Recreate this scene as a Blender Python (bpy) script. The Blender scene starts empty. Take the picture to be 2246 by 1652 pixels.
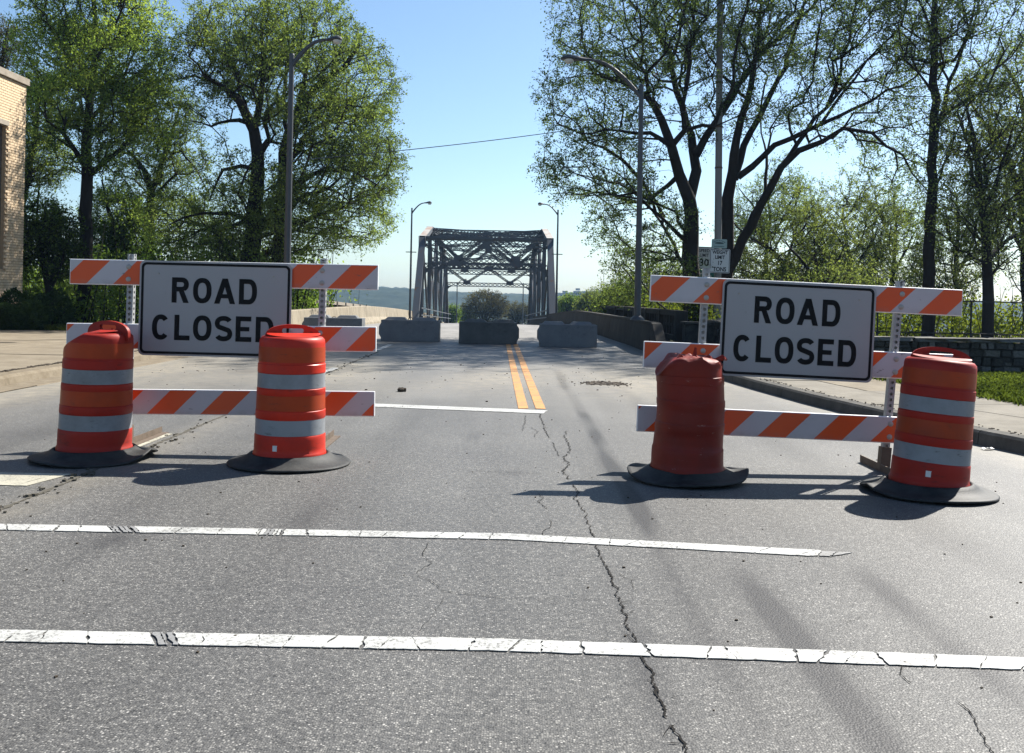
import bpy, bmesh, math, random
import numpy as np
from mathutils import Vector, Matrix, noise

random.seed(7)
RNG = np.random.default_rng(11)
SC = bpy.context.scene
COL = SC.collection
R = math.radians

# ------------------------------------------------------------------ camera
FPX, CX, CY, HCAM, ROLL = 2092.0, 1123.0, 648.0, 1.30, R(1.1)   # in pixels of a 2246 wide picture
CAM = Vector((0, 0, HCAM))
VR = Vector((math.cos(ROLL), 0, math.sin(ROLL)))
VU = Vector((-math.sin(ROLL), 0, math.cos(ROLL)))
VF = Vector((0, 1, 0))
cd = bpy.data.cameras.new('camera')
cam = bpy.data.objects.new('camera', cd)
COL.objects.link(cam)
m = Matrix((VR, VU, -VF)).transposed().to_4x4()
m.translation = CAM
cam.matrix_world = m
cd.sensor_width = 36
cd.lens = 36 * FPX / 2246
cd.shift_x = 0.0
cd.shift_y = -(826 - CY) / 2246
cd.clip_start = 0.05
cd.clip_end = 6000
SC.camera = cam

# ------------------------------------------------------------------ light
SUN_DIR = Vector((0.69, 0.72, 0.98)).normalized()      # towards the sun
W = bpy.data.worlds.new('World')
SC.world = W
W.use_nodes = True
nt = W.node_tree
bg = nt.nodes['Background']
sky = nt.nodes.new('ShaderNodeTexSky')
sky.sky_type = 'NISHITA'
sky.sun_disc = False
sky.sun_elevation = math.asin(SUN_DIR.z)
sky.sun_rotation = math.atan2(SUN_DIR.x, SUN_DIR.y)
sky.altitude = 150
sky.air_density = 1.0
sky.dust_density = 0.8
sky.ozone_density = 2.2
tone = nt.nodes.new('ShaderNodeMix')
tone.data_type = 'RGBA'
tone.blend_type = 'MULTIPLY'
tone.inputs[0].default_value = 1.0
tone.inputs[7].default_value = (0.95, 1.06, 1.11, 1)
nt.links.new(sky.outputs[0], tone.inputs[6])
nt.links.new(tone.outputs[2], bg.inputs[0])
bg.inputs[1].default_value = 0.058
sl = bpy.data.lights.new('sun', 'SUN')
sl.energy = 5.0
sl.angle = R(0.53)
sl.color = (1.0, 0.955, 0.88)
so = bpy.data.objects.new('sun', sl)
COL.objects.link(so)
so.rotation_euler = SUN_DIR.to_track_quat('Z', 'Y').to_euler()
so.location = (20, 20, 40)
VS = SC.view_settings
VS.view_transform = 'Standard'
VS.look = 'None'
VS.exposure = 1.35
VS.gamma = 1.0
VS.use_curve_mapping = False
SC.cycles.max_bounces = 8
SC.cycles.transparent_max_bounces = 16
SC.cycles.volume_bounces = 0


# ------------------------------------------------------------------ survey helpers
def P(x, y, Y):
    """The place at distance Y seen at pixel (x, y) of the photograph."""
    u, v = (x - CX) / FPX, -(y - CY) / FPX
    return CAM + Y * (VF + u * VR + v * VU)


def G(x, y, z=0.0):
    """The place on level ground seen at pixel (x, y)."""
    u, v = (x - CX) / FPX, -(y - CY) / FPX
    d = VF + u * VR + v * VU
    return CAM + d * ((z - HCAM) / d.z)


def deck(Y):
    """Height of the road: level, then falling gently beyond the crest."""
    t = Y - 42.0
    return -0.015 * (t + math.sqrt(t * t + 16.0))


def shift(Y):
    """Sideways drift of the bridge axis."""
    return -0.0185 * max(0.0, Y - 26)


# ------------------------------------------------------------------ object helpers
def tag(o, label=None, cat=None, group=None, kind=None):
    if label: o['label'] = label
    if cat: o['category'] = cat
    if group: o['group'] = group
    if kind: o['kind'] = kind
    return o


def thing(name, loc, label, cat, group=None, rot=(0, 0, 0)):
    o = bpy.data.objects.new(name, None)
    o.empty_display_size = 0.2
    COL.objects.link(o)
    o.location = loc
    o.rotation_euler = rot
    return tag(o, label, cat, group)


class MB:
    """Collects shapes for ONE mesh object."""
    def __init__(s):
        s.v, s.f, s.mi = [], [], []

    def poly(s, pts, faces, mi=0):
        b = len(s.v)
        s.v += [tuple(p) for p in pts]
        for f in faces:
            s.f.append(tuple(b + i for i in f))
            s.mi.append(mi)

    def box(s, c, d, rot=None, mi=0):
        c = Vector(c)
        pts = []
        for sx in (-1, 1):
            for sy in (-1, 1):
                for sz in (-1, 1):
                    q = Vector((sx * d[0] / 2, sy * d[1] / 2, sz * d[2] / 2))
                    if rot is not None: q = rot @ q
                    pts.append(c + q)
        s.poly(pts, [(0, 1, 3, 2), (4, 6, 7, 5), (0, 4, 5, 1), (2, 3, 7, 6), (0, 2, 6, 4), (1, 5, 7, 3)], mi)

    def bar(s, p, q, w, d, side=Vector((1, 0, 0)), mi=0):
        """A rectangular bar from p to q; w across `side`, d across the third axis."""
        p, q = Vector(p), Vector(q)
        a = q - p
        L = a.length
        if L < 1e-6: return
        a /= L
        sd = Vector(side) - a * a.dot(Vector(side))
        if sd.length < 1e-5: sd = a.orthogonal()
        sd.normalize()
        t = a.cross(sd)
        s.box((p + q) / 2, (L, w, d), Matrix((a, sd, t)).transposed(), mi)

    def tube(s, pts, rad, n=8, mi=0, cap=True):
        pts = [Vector(p) for p in pts]
        if not hasattr(rad, '__len__'): rad = [rad] * len(pts)
        b = len(s.v)
        up = None
        for i, p in enumerate(pts):
            a = (pts[min(i + 1, len(pts) - 1)] - pts[max(i - 1, 0)]).normalized()
            if up is None: up = a.orthogonal().normalized()
            up = (up - a * a.dot(up)).normalized()
            t = a.cross(up)
            for k in range(n):
                an = 2 * math.pi * k / n
                s.v.append(tuple(p + rad[i] * (math.cos(an) * up + math.sin(an) * t)))
        for i in range(len(pts) - 1):
            for k in range(n):
                k2 = (k + 1) % n
                s.f.append((b + i * n + k, b + i * n + k2, b + (i + 1) * n + k2, b + (i + 1) * n + k))
                s.mi.append(mi)
        if cap:
            s.f.append(tuple(b + k for k in reversed(range(n)))); s.mi.append(mi)
            s.f.append(tuple(b + (len(pts) - 1) * n + k for k in range(n))); s.mi.append(mi)

    def lathe(s, prof, n=40, mi=0, c=(0, 0, 0), fn=None):
        b = len(s.v)
        for r, z in prof:
            for k in range(n):
                an = 2 * math.pi * k / n
                p = Vector((c[0] + r * math.cos(an), c[1] + r * math.sin(an), c[2] + z))
                s.v.append(tuple(fn(p) if fn else p))
        for i in range(len(prof) - 1):
            for k in range(n):
                k2 = (k + 1) % n
                s.f.append((b + i * n + k, b + i * n + k2, b + (i + 1) * n + k2, b + (i + 1) * n + k))
                s.mi.append(mi)

    def prism(s, outline, axis, d0, d1, mi=0):
        """Extrude a 2D outline. axis 'y': outline is (x,z); axis 'z': outline is (x,y)."""
        n = len(outline)
        mk = (lambda a, t: (a[0], t, a[1])) if axis == 'y' else ((lambda a, t: (a[0], a[1], t)) if axis == 'z' else (lambda a, t: (t, a[0], a[1])))
        pts = [mk(a, d0) for a in outline] + [mk(a, d1) for a in outline]
        fs = [tuple(reversed(range(n))), tuple(range(n, 2 * n))]
        for i in range(n):
            j = (i + 1) % n
            fs.append((i, j, n + j, n + i))
        s.poly(pts, fs, mi)

    def mesh(s, name, mats, smooth=False, bevel=0.0, seg=2):
        me = bpy.data.meshes.new(name)
        me.from_pydata(s.v, [], s.f)
        if not isinstance(mats, (list, tuple)): mats = [mats]
        for mm in mats: me.materials.append(mm)
        me.polygons.foreach_set('material_index', s.mi)
        bm = bmesh.new()
        bm.from_mesh(me)
        bmesh.ops.recalc_face_normals(bm, faces=bm.faces)
        if bevel > 0:
            es = [e for e in bm.edges if len(e.link_faces) == 2 and e.calc_face_angle(0) > 0.5]
            bmesh.ops.bevel(bm, geom=es, offset=bevel, segments=seg, affect='EDGES', profile=0.5, clamp_overlap=True)
        bm.to_mesh(me)
        bm.free()
        if smooth:
            me.polygons.foreach_set('use_smooth', [True] * len(me.polygons))
            if smooth != 'all': me.set_sharp_from_angle(angle=R(38))
        me.update()
        return me

    def build(s, name, mats, parent=None, smooth=False, bevel=0.0, loc=None, rot=None, seg=2):
        return link(name, s.mesh(name, mats, smooth, bevel, seg), parent, loc, rot)


def link(name, me, parent=None, loc=None, rot=None):
    o = bpy.data.objects.new(name, me)
    COL.objects.link(o)
    if parent: o.parent = parent
    if loc is not None: o.location = loc
    if rot is not None: o.rotation_euler = rot
    return o


def np_mesh(name, v, f, mats, attrs=None, mi=None, smooth=False):
    """Fast mesh from arrays; f is an (n,3) or (n,4) array or a list of such."""
    fs = f if isinstance(f, list) else [f]
    fs = [a for a in fs if len(a)]
    me = bpy.data.meshes.new(name)
    me.vertices.add(len(v))
    me.vertices.foreach_set('co', np.asarray(v, np.float32).ravel())
    loops = np.concatenate([np.asarray(a, np.int32).ravel() for a in fs])
    sizes = np.concatenate([np.full(len(a), a.shape[1], np.int32) for a in fs])
    starts = np.concatenate([[0], np.cumsum(sizes)[:-1]]).astype(np.int32)
    me.loops.add(len(loops))
    me.loops.foreach_set('vertex_index', loops)
    me.polygons.add(len(sizes))
    me.polygons.foreach_set('loop_start', starts)
    me.polygons.foreach_set('loop_total', sizes)
    for mm in (mats if isinstance(mats, (list, tuple)) else [mats]): me.materials.append(mm)
    if mi is not None: me.polygons.foreach_set('material_index', np.asarray(mi, np.int32))
    if smooth: me.polygons.foreach_set('use_smooth', np.ones(len(sizes), bool))
    me.update(calc_edges=True)
    for nm, (dom, arr) in (attrs or {}).items():
        at = me.attributes.new(nm, 'FLOAT', dom)
        at.data.foreach_set('value', np.asarray(arr, np.float32))
    return me


# ------------------------------------------------------------------ materials
class NT:
    def __init__(s, name):
        s.m = bpy.data.materials.new(name)
        s.m.use_nodes = True
        s.t = s.m.node_tree
        s.b = s.t.nodes['Principled BSDF']
        s.out = s.t.nodes['Material Output']

    def n(s, typ, **kw):
        nd = s.t.nodes.new(typ)
        for k, val in kw.items():
            if k.startswith('i_'):
                nd.inputs[k[2:].replace('_', ' ')].default_value = val
            else:
                setattr(nd, k, val)
        return nd

    def l(s, a, b): s.t.links.new(a, b)

    def coord(s, kind='Object', scale=None):
        tc = s.n('ShaderNodeTexCoord')
        o = tc.outputs[kind]
        if scale is not None:
            mp = s.n('ShaderNodeMapping')
            mp.inputs['Scale'].default_value = scale
            s.l(o, mp.inputs['Vector'])
            o = mp.outputs[0]
        return o

    def noise(s, vec, scale, detail=4, rough=0.55):
        nd = s.n('ShaderNodeTexNoise')
        nd.inputs['Scale'].default_value = scale
        nd.inputs['Detail'].default_value = detail
        nd.inputs['Roughness'].default_value = rough
        if vec is not None: s.l(vec, nd.inputs['Vector'])
        return nd.outputs['Fac']

    def ramp(s, fac, stops):
        nd = s.n('ShaderNodeValToRGB')
        e = nd.color_ramp.elements
        while len(e) < len(stops): e.new(0.5)
        for i, (p, c) in enumerate(stops):
            e[i].position = p
            e[i].color = (*c, 1) if hasattr(c, '__len__') else (c, c, c, 1)
        s.l(fac, nd.inputs[0])
        return nd.outputs[0]

    def mix(s, fac, a, b, mode='MIX'):
        nd = s.n('ShaderNodeMix', data_type='RGBA', blend_type=mode)
        for idx, val in ((0, fac), (6, a), (7, b)):
            sock = nd.inputs[idx]
            if isinstance(val, (int, float)): sock.default_value = val if idx == 0 else (val, val, val, 1)
            elif isinstance(val, tuple): sock.default_value = (*val, 1)
            else: s.l(val, sock)
        return nd.outputs[2]

    def math(s, op, a, b=None, clamp=False):
        nd = s.n('ShaderNodeMath', operation=op, use_clamp=clamp)
        for i, val in enumerate((a, b)):
            if val is None: continue
            if isinstance(val, (int, float)): nd.inputs[i].default_value = val
            else: s.l(val, nd.inputs[i])
        return nd.outputs[0]

    def attr(s, name, typ='GEOMETRY'):
        nd = s.n('ShaderNodeAttribute', attribute_name=name, attribute_type=typ)
        return nd.outputs['Fac']

    def bump(s, h, strength, dist=0.01):
        nd = s.n('ShaderNodeBump')
        nd.inputs['Strength'].default_value = strength
        nd.inputs['Distance'].default_value = dist
        s.l(h, nd.inputs['Height'])
        s.l(nd.outputs[0], s.b.inputs['Normal'])

    def set(s, base=None, rough=None, metal=None, spec=None):
        for nm, val in (('Base Color', base), ('Roughness', rough), ('Metallic', metal), ('Specular IOR Level', spec)):
            if val is None: continue
            if isinstance(val, tuple): s.b.inputs[nm].default_value = (*val, 1)
            elif isinstance(val, (int, float)): s.b.inputs[nm].default_value = val
            else: s.l(val, s.b.inputs[nm])
        return s.m


def worn(name, base, dark, scale=6.0, amount=0.5, rough=0.6, metal=0.0, bump=0.15, fine=60.0, stretch=(1, 1, 1), spec=0.4):
    """A plain surface with blotches, fine grain and relief."""
    k = NT(name)
    v = k.coord('Object', stretch)
    a = k.noise(v, scale, 6, 0.6)
    b = k.noise(v, fine, 3, 0.6)
    c = k.mix(k.ramp(a, [(0.35, 0.0), (0.72, 1.0)]), base, k.mix(amount, base, dark))
    c = k.mix(0.35, c, k.ramp(b, [(0.3, tuple(x * 0.7 for x in base)), (0.7, tuple(min(1, x * 1.18) for x in base))]))
    k.set(c, k.math('ADD', k.math('MULTIPLY', a, 0.25), rough - 0.12), metal, spec)
    k.bump(k.math('ADD', a, k.math('MULTIPLY', b, 0.5)), bump, 0.01)
    return k.m


M = {}


def make_materials():
    # asphalt: aggregate stones, binder, long wheel wear
    k = NT('asphalt')
    v = k.coord('Object')
    vo = k.n('ShaderNodeTexVoronoi', feature='F1')
    vo.inputs['Scale'].default_value = 130
    k.l(v, vo.inputs['Vector'])
    vcol = k.n('ShaderNodeSeparateColor')
    k.l(vo.outputs['Color'], vcol.inputs[0])
    stone = vcol.outputs[0]
    fine = k.noise(v, 210, 2, 0.5)
    mid = k.noise(v, 26, 4, 0.65)
    big = k.noise(v, 0.55, 5, 0.6)
    wheel = k.noise(k.coord('Object', (2.4, 0.12, 1)), 1.0, 3, 0.5)
    agg = k.ramp(stone, [(0.0, (0.030, 0.031, 0.032)), (0.40, (0.095, 0.095, 0.094)), (0.75, (0.20, 0.198, 0.19)), (0.94, (0.31, 0.306, 0.29)), (1.0, (0.50, 0.49, 0.47))])
    binder = k.ramp(fine, [(0.35, (0.052, 0.053, 0.056)), (0.65, (0.15, 0.149, 0.146))])
    edge = k.ramp(vo.outputs['Distance'], [(0.30, 1.0), (0.62, 0.0)])
    c = k.mix(edge, binder, agg)
    far = k.attr('far')
    c = k.mix(far, c, (0.182, 0.181, 0.178))
    c = k.mix(0.55, c, k.ramp(mid, [(0.3, 0.50), (0.7, 1.32)]), 'MULTIPLY')
    c = k.mix(0.75, c, k.ramp(big, [(0.3, (0.80, 0.80, 0.81)), (0.7, (1.16, 1.15, 1.13))]), 'MULTIPLY')
    c = k.mix(0.5, c, k.ramp(wheel, [(0.35, 0.80), (0.65, 1.15)]), 'MULTIPLY')
    st = k.attr('stain')
    c = k.mix(k.math('MINIMUM', k.math('MULTIPLY', st, 1.5), 0.85), c, (0.030, 0.030, 0.033))
    c = k.mix(k.math('MULTIPLY', k.attr('dust'), k.ramp(k.noise(v, 5, 5, 0.7), [(0.3, 0.2), (0.65, 1.0)]), True), c, (0.30, 0.272, 0.222))
    c = k.mix(1.0, c, (0.80, 0.79, 0.765), 'MULTIPLY')
    k.set(c, k.ramp(mid, [(0.3, 0.50), (0.7, 0.66)]), 0, 0.21)
    h = k.math('ADD', k.math('MULTIPLY', k.math('SUBTRACT', 0.6, vo.outputs['Distance']), 0.9), k.math('MULTIPLY', mid, 0.22))
    k.bump(h, 0.34, 0.005)
    M['asphalt'] = k.m

    k = NT('concrete_deck')
    v = k.coord('Object')
    a = k.noise(k.coord('Object', (1, 0.25, 1)), 1.3, 6, 0.65)
    c = k.ramp(a, [(0.3, (0.135, 0.130, 0.122)), (0.7, (0.22, 0.212, 0.20))])
    k.set(c, 0.85, 0, 0.3)
    k.bump(k.noise(v, 40, 3), 0.2)
    M['concrete_deck'] = k.m

    def concrete(name, lo, hi, dark, scale=2.2, streak=False, spk=90):
        k = NT(name)
        v = k.coord('Object')
        a = k.noise(v, scale, 7, 0.65)
        b = k.noise(v, spk, 3, 0.6)
        c = k.ramp(a, [(0.3, lo), (0.7, hi)])
        c = k.mix(0.5, c, k.ramp(b, [(0.3, 0.72), (0.7, 1.2)]), 'MULTIPLY')
        if streak:
            s_ = k.noise(k.coord('Object', (5, 5, 0.35)), 1.6, 5, 0.6)
            c = k.mix(k.ramp(s_, [(0.5, 0.0), (0.72, 0.75)]), c, dark)
        else:
            s_ = k.noise(v, scale * 3.3, 6, 0.7)
            c = k.mix(k.ramp(s_, [(0.55, 0.0), (0.75, 0.6)]), c, dark)
        k.set(c, 0.88, 0, 0.15)
        k.bump(k.math('ADD', k.math('MULTIPLY', b, 0.6), a), 0.35, 0.008)
        M[name] = k.m
    concrete('pavement_concrete', (0.135, 0.112, 0.080), (0.215, 0.185, 0.138), (0.08, 0.066, 0.047))
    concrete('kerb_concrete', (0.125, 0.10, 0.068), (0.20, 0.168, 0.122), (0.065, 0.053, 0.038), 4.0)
    concrete('grey_pavement', (0.13, 0.118, 0.096), (0.20, 0.182, 0.15), (0.085, 0.076, 0.06), 2.5)
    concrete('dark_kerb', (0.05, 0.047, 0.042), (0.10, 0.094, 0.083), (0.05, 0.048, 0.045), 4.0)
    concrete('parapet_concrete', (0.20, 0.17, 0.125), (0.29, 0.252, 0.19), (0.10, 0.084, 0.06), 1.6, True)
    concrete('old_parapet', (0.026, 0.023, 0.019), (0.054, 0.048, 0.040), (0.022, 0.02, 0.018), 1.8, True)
    concrete('block_concrete', (0.125, 0.13, 0.137), (0.17, 0.177, 0.184), (0.06, 0.062, 0.066), 2.5, False, 60)
    concrete('dark_block_concrete', (0.07, 0.073, 0.073), (0.11, 0.114, 0.112), (0.035, 0.038, 0.035), 2.5, False, 60)
    concrete('stone', (0.022, 0.022, 0.020), (0.07, 0.068, 0.060), (0.010, 0.011, 0.009), 5.0)
    concrete('stone_light', (0.06, 0.058, 0.052), (0.155, 0.15, 0.135), (0.02, 0.02, 0.018), 5.0)
    concrete('mortar', (0.035, 0.034, 0.031), (0.07, 0.068, 0.06), (0.02, 0.02, 0.018), 5.0)
    concrete('coping', (0.22, 0.19, 0.15), (0.33, 0.29, 0.235), (0.12, 0.10, 0.08), 3.0)

    # building bricks
    for nm, cl in (('brick_a', (0.60, 0.455, 0.295)), ('brick_b', (0.55, 0.41, 0.26)), ('brick_c', (0.64, 0.49, 0.33))):
        M[nm] = worn(nm, cl, tuple(x * 0.6 for x in cl), 9, 0.35, 0.8, 0, 0.25, 90)
    M['brick_mortar'] = worn('brick_mortar', (0.36, 0.26, 0.16), (0.24, 0.175, 0.11), 9, 0.5, 0.9)
    M['soil'] = worn('soil', (0.085, 0.07, 0.045), (0.04, 0.035, 0.02), 1.5, 0.8, 0.95, 0, 0.5, 30)
    M['mud'] = worn('mud', (0.050, 0.037, 0.024), (0.02, 0.016, 0.011), 12, 0.8, 0.95, 0, 0.6, 60)
    M['litter'] = worn('litter', (0.62, 0.62, 0.60), (0.35, 0.34, 0.32), 20, 0.5, 0.6)

    # paint
    def paint(name, base, dirt):
        k = NT(name)
        v = k.coord('Object')
        a = k.noise(v, 3.0, 6, 0.65)
        b = k.noise(v, 70, 4, 0.7)
        c = k.mix(k.ramp(a, [(0.4, 0.0), (0.75, 0.7)]), base, dirt)
        c = k.mix(k.ramp(k.math('ADD', k.math('MULTIPLY', b, 0.7), k.math('MULTIPLY', a, 0.3)), [(0.525, 0.0), (0.60, 0.9)]), c, (0.11, 0.108, 0.10))
        k.set(c, 0.62, 0, 0.4)
        k.bump(b, 0.25, 0.003)
        M[name] = k.m
    paint('white_paint', (0.38, 0.38, 0.36), (0.26, 0.26, 0.245))
    paint('grey_paint', (0.20, 0.20, 0.195), (0.12, 0.12, 0.118))
    paint('faded_paint', (0.36, 0.34, 0.27), (0.22, 0.205, 0.16))
    paint('yellow_paint', (0.47, 0.215, 0.050), (0.27, 0.14, 0.05))

    k = NT('crack')
    k.set((0.014, 0.013, 0.012), 0.95, 0, 0.1)
    M['crack'] = k.m
    M['joint_dirt'] = worn('joint_dirt', (0.075, 0.068, 0.052), (0.03, 0.027, 0.02), 14, 0.9, 0.95, 0, 0.5, 60)

    # striped sheeting: x - z of the rail decides orange or white; marks and scuffs on top
    k = NT('striped_sheeting')
    tc = k.coord('Object')
    sp = k.n('ShaderNodeSeparateXYZ')
    k.l(tc, sp.inputs[0])
    d = k.math('SUBTRACT', k.math('SUBTRACT', sp.outputs[0], sp.outputs[2]), k.attr('stripe_start', 'OBJECT'))
    d = k.math('FLOORED_MODULO', d, 0.431)
    org = k.math('LESS_THAN', d, 0.2155)
    seedv = k.n('ShaderNodeVectorMath', operation='ADD')
    oi = k.n('ShaderNodeObjectInfo')
    k.l(tc, seedv.inputs[0])
    cmb = k.n('ShaderNodeCombineXYZ')
    k.l(k.math('MULTIPLY', oi.outputs['Random'], 40), cmb.inputs[1])
    k.l(cmb.outputs[0], seedv.inputs[1])
    sv = seedv.outputs[0]
    a = k.noise(sv, 5, 5, 0.6)
    ora = k.mix(a, (0.66, 0.082, 0.006), (0.56, 0.058, 0.005))
    whi = k.mix(a, (0.47, 0.44, 0.455), (0.39, 0.365, 0.38))
    c = k.mix(org, whi, ora)
    mp = k.n('ShaderNodeMapping')
    mp.inputs['Scale'].default_value = (9, 9, 26)
    mp.inputs['Rotation'].default_value = (0, 0.5, 0)
    k.l(sv, mp.inputs[0])
    sc_ = k.noise(mp.outputs[0], 1.0, 6, 0.75)
    c = k.mix(k.ramp(sc_, [(0.632, 0.0), (0.69, 0.8)]), c, (0.09, 0.078, 0.07))
    low = k.ramp(sp.outputs[2], [(0.0, 0.5), (0.05, 0.0)])
    c = k.mix(k.math('MULTIPLY', low, k.ramp(k.noise(sv, 12, 5, 0.7), [(0.4, 0.0), (0.65, 1.0)])), c, (0.20, 0.17, 0.14))
    k.set(c, 0.42, 0, 0.45)
    M['striped_sheeting'] = k.m
    M['rail_plastic'] = worn('rail_plastic', (0.78, 0.77, 0.76), (0.5, 0.48, 0.46), 9, 0.5, 0.45)

    k = NT('sign_white')
    v = k.coord('Object')
    a = k.noise(v, 2.2, 4, 0.5)
    b = k.noise(v, 160, 2, 0.5)
    c = k.mix(a, (0.315, 0.302, 0.302), (0.262, 0.252, 0.254))
    c = k.mix(k.ramp(b, [(0.3, 0.16), (0.7, 0.0)]), c, (0.3, 0.3, 0.32))
    c = k.mix(k.ramp(k.noise(v, 14, 6, 0.75), [(0.63, 0.0), (0.74, 0.5)]), c, (0.16, 0.15, 0.145))
    k.set(c, 0.42, 0, 0.45)
    M['sign_white'] = k.m
    M['sign_bright'] = worn('sign_bright', (0.62, 0.62, 0.61), (0.5, 0.5, 0.49), 5, 0.5, 0.45)
    k = NT('sign_black')
    k.set((0.006, 0.006, 0.007), 0.5, 0, 0.12)
    M['sign_black'] = k.m
    M['sign_green'] = worn('sign_green', (0.012, 0.13, 0.095), (0.01, 0.08, 0.06), 8, 0.5, 0.4)
    M['badge_green'] = worn('badge_green', (0.30, 0.40, 0.38), (0.2, 0.29, 0.28), 14, 0.5, 0.4)
    M['badge_ink'] = worn('badge_ink', (0.02, 0.05, 0.05), (0.02, 0.03, 0.03), 14, 0.5, 0.5)
    M['galvanised'] = worn('galvanised', (0.30, 0.305, 0.31), (0.19, 0.195, 0.20), 14, 0.6, 0.55, 0.3, 0.1, 80)
    M['rusty_steel'] = worn('rusty_steel', (0.13, 0.098, 0.072), (0.06, 0.042, 0.03), 10, 0.8, 0.75, 0.3, 0.3, 60)
    M['bolt_steel'] = worn('bolt_steel', (0.40, 0.37, 0.33), (0.2, 0.17, 0.15), 30, 0.6, 0.55, 0.5)
    M['lamp_steel'] = worn('lamp_steel', (0.07, 0.073, 0.08), (0.045, 0.047, 0.052), 3, 0.6, 0.5, 0.4, 0.1, 60)
    M['lamp_glass'] = worn('lamp_glass', (0.55, 0.56, 0.55), (0.4, 0.4, 0.39), 10, 0.4, 0.25)
    M['utility_grey'] = worn('utility_grey', (0.21, 0.205, 0.20), (0.14, 0.137, 0.13), 2, 0.6, 0.7, 0.1, 0.2, 40, (1, 1, 0.2))
    M['wire'] = worn('wire', (0.06, 0.065, 0.07), (0.03, 0.03, 0.03), 3, 0.5, 0.6)

    M['fence_dark'] = worn('fence_dark', (0.018, 0.018, 0.019), (0.01, 0.01, 0.01), 3, 0.5, 0.8)
    # truss paint with rust
    k = NT('bridge_paint')
    v = k.coord('Object')
    a = k.noise(v, 0.7, 6, 0.6)
    b = k.noise(v, 2.3, 7, 0.72)
    c = k.mix(a, (0.055, 0.067, 0.081), (0.09, 0.10, 0.113))
    c = k.mix(k.ramp(b, [(0.56, 0.0), (0.66, 0.9)]), c, (0.115, 0.060, 0.035))
    k.set(c, 0.6, 0, 0.4)
    M['bridge_paint'] = k.m
    k = NT('bridge_plate')
    v = k.coord('Object')
    b = k.noise(v, 0.8, 7, 0.72)
    c = k.mix(k.ramp(b, [(0.45, 0.0), (0.65, 0.9)]), (0.30, 0.285, 0.26), (0.20, 0.11, 0.065))
    k.set(c, 0.7, 0, 0.35)
    M['bridge_plate'] = k.m

    # drum plastics
    def plastic(name, base, lightc, scuff, rough=0.42, chips=0.62):
        k = NT(name)
        v = k.coord('Object')
        oi = k.n('ShaderNodeObjectInfo')
        ad = k.n('ShaderNodeVectorMath', operation='ADD')
        k.l(v, ad.inputs[0])
        cm = k.n('ShaderNodeCombineXYZ')
        k.l(k.math('MULTIPLY', oi.outputs['Random'], 30), cm.inputs[2])
        k.l(cm.outputs[0], ad.inputs[1])
        v = ad.outputs[0]
        a = k.noise(v, 4, 5, 0.6)
        c = k.mix(a, base, lightc)
        gr = k.noise(v, 2.6, 7, 0.7)
        c = k.mix(k.ramp(gr, [(0.45, 0.0), (0.72, 0.62)]), c, tuple(x * 0.35 + 0.008 for x in base))
        mp = k.n('ShaderNodeMapping')
        mp.inputs['Scale'].default_value = (7, 7, 30)
        k.l(v, mp.inputs[0])
        c = k.mix(k.ramp(k.noise(mp.outputs[0], 1, 6, 0.75), [(chips, 0.0), (chips + 0.06, 0.7)]), c, scuff)
        k.set(c, k.ramp(a, [(0.3, rough - 0.04), (0.7, rough + 0.14)]), 0, 0.22)
        k.b.inputs['Subsurface Weight'].default_value = 0.0
        k.bump(k.noise(v, 30, 4), 0.08, 0.004)
        M[name] = k.m
    plastic('drum_orange', (0.53, 0.026, 0.009), (0.43, 0.020, 0.008), (0.24, 0.022, 0.012), 0.42, 0.60)
    plastic('drum_red', (0.34, 0.018, 0.008), (0.25, 0.013, 0.007), (0.14, 0.014, 0.009), 0.5, 0.58)
    plastic('old_drum', (0.215, 0.018, 0.008), (0.145, 0.011, 0.006), (0.30, 0.20, 0.17), 0.5, 0.635)
    plastic('band_orange', (0.38, 0.046, 0.006), (0.28, 0.032, 0.005), (0.13, 0.03, 0.012), 0.4, 0.60)
    plastic('band_white', (0.25, 0.262, 0.275), (0.19, 0.20, 0.215), (0.07, 0.07, 0.07), 0.4, 0.60)
    M['sticker'] = worn('sticker', (0.62, 0.62, 0.60), (0.4, 0.4, 0.4), 30, 0.5, 0.5)
    k = NT('rubber')
    v = k.coord('Object')
    a = k.noise(v, 7, 6, 0.65)
    b = k.noise(v, 80, 3, 0.6)
    c = k.mix(k.ramp(a, [(0.35, 0.0), (0.7, 1.0)]), (0.009, 0.010, 0.011), (0.038, 0.038, 0.036))
    c = k.mix(0.5, c, k.ramp(b, [(0.3, 0.6), (0.7, 1.35)]), 'MULTIPLY')
    k.set(c, 0.66, 0, 0.25)
    k.bump(k.math('ADD', a, b), 0.25, 0.006)
    M['rubber'] = k.m

    # bark and leaves
    M['bark'] = worn('bark', (0.030, 0.025, 0.021), (0.013, 0.011, 0.010), 4, 0.8, 0.95, 0, 0.6, 25, (1, 1, 0.25), 0.15)

    def leaf(name, a, b, trans, tw=0.5):
        k = NT(name)
        t = k.attr('tint')
        col = k.ramp(t, [(0.0, a), (1.0, b)])
        tcol = k.mix(1.0, col, trans, 'MULTIPLY')
        df = k.n('ShaderNodeBsdfDiffuse')
        tr = k.n('ShaderNodeBsdfTranslucent')
        k.l(col, df.inputs[0])
        k.l(tcol, tr.inputs[0])
        mx = k.n('ShaderNodeMixShader')
        mx.inputs[0].default_value = tw
        k.l(df.outputs[0], mx.inputs[1])
        k.l(tr.outputs[0], mx.inputs[2])
        k.l(mx.outputs[0], k.out.inputs[0])
        M[name] = k.m
    leaf('leaf_green', (0.055, 0.085, 0.032), (0.17, 0.225, 0.075), (1.25, 1.3, 0.8))
    leaf('leaf_spring', (0.085, 0.14, 0.036), (0.29, 0.38, 0.09), (1.35, 1.35, 0.7))
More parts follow.
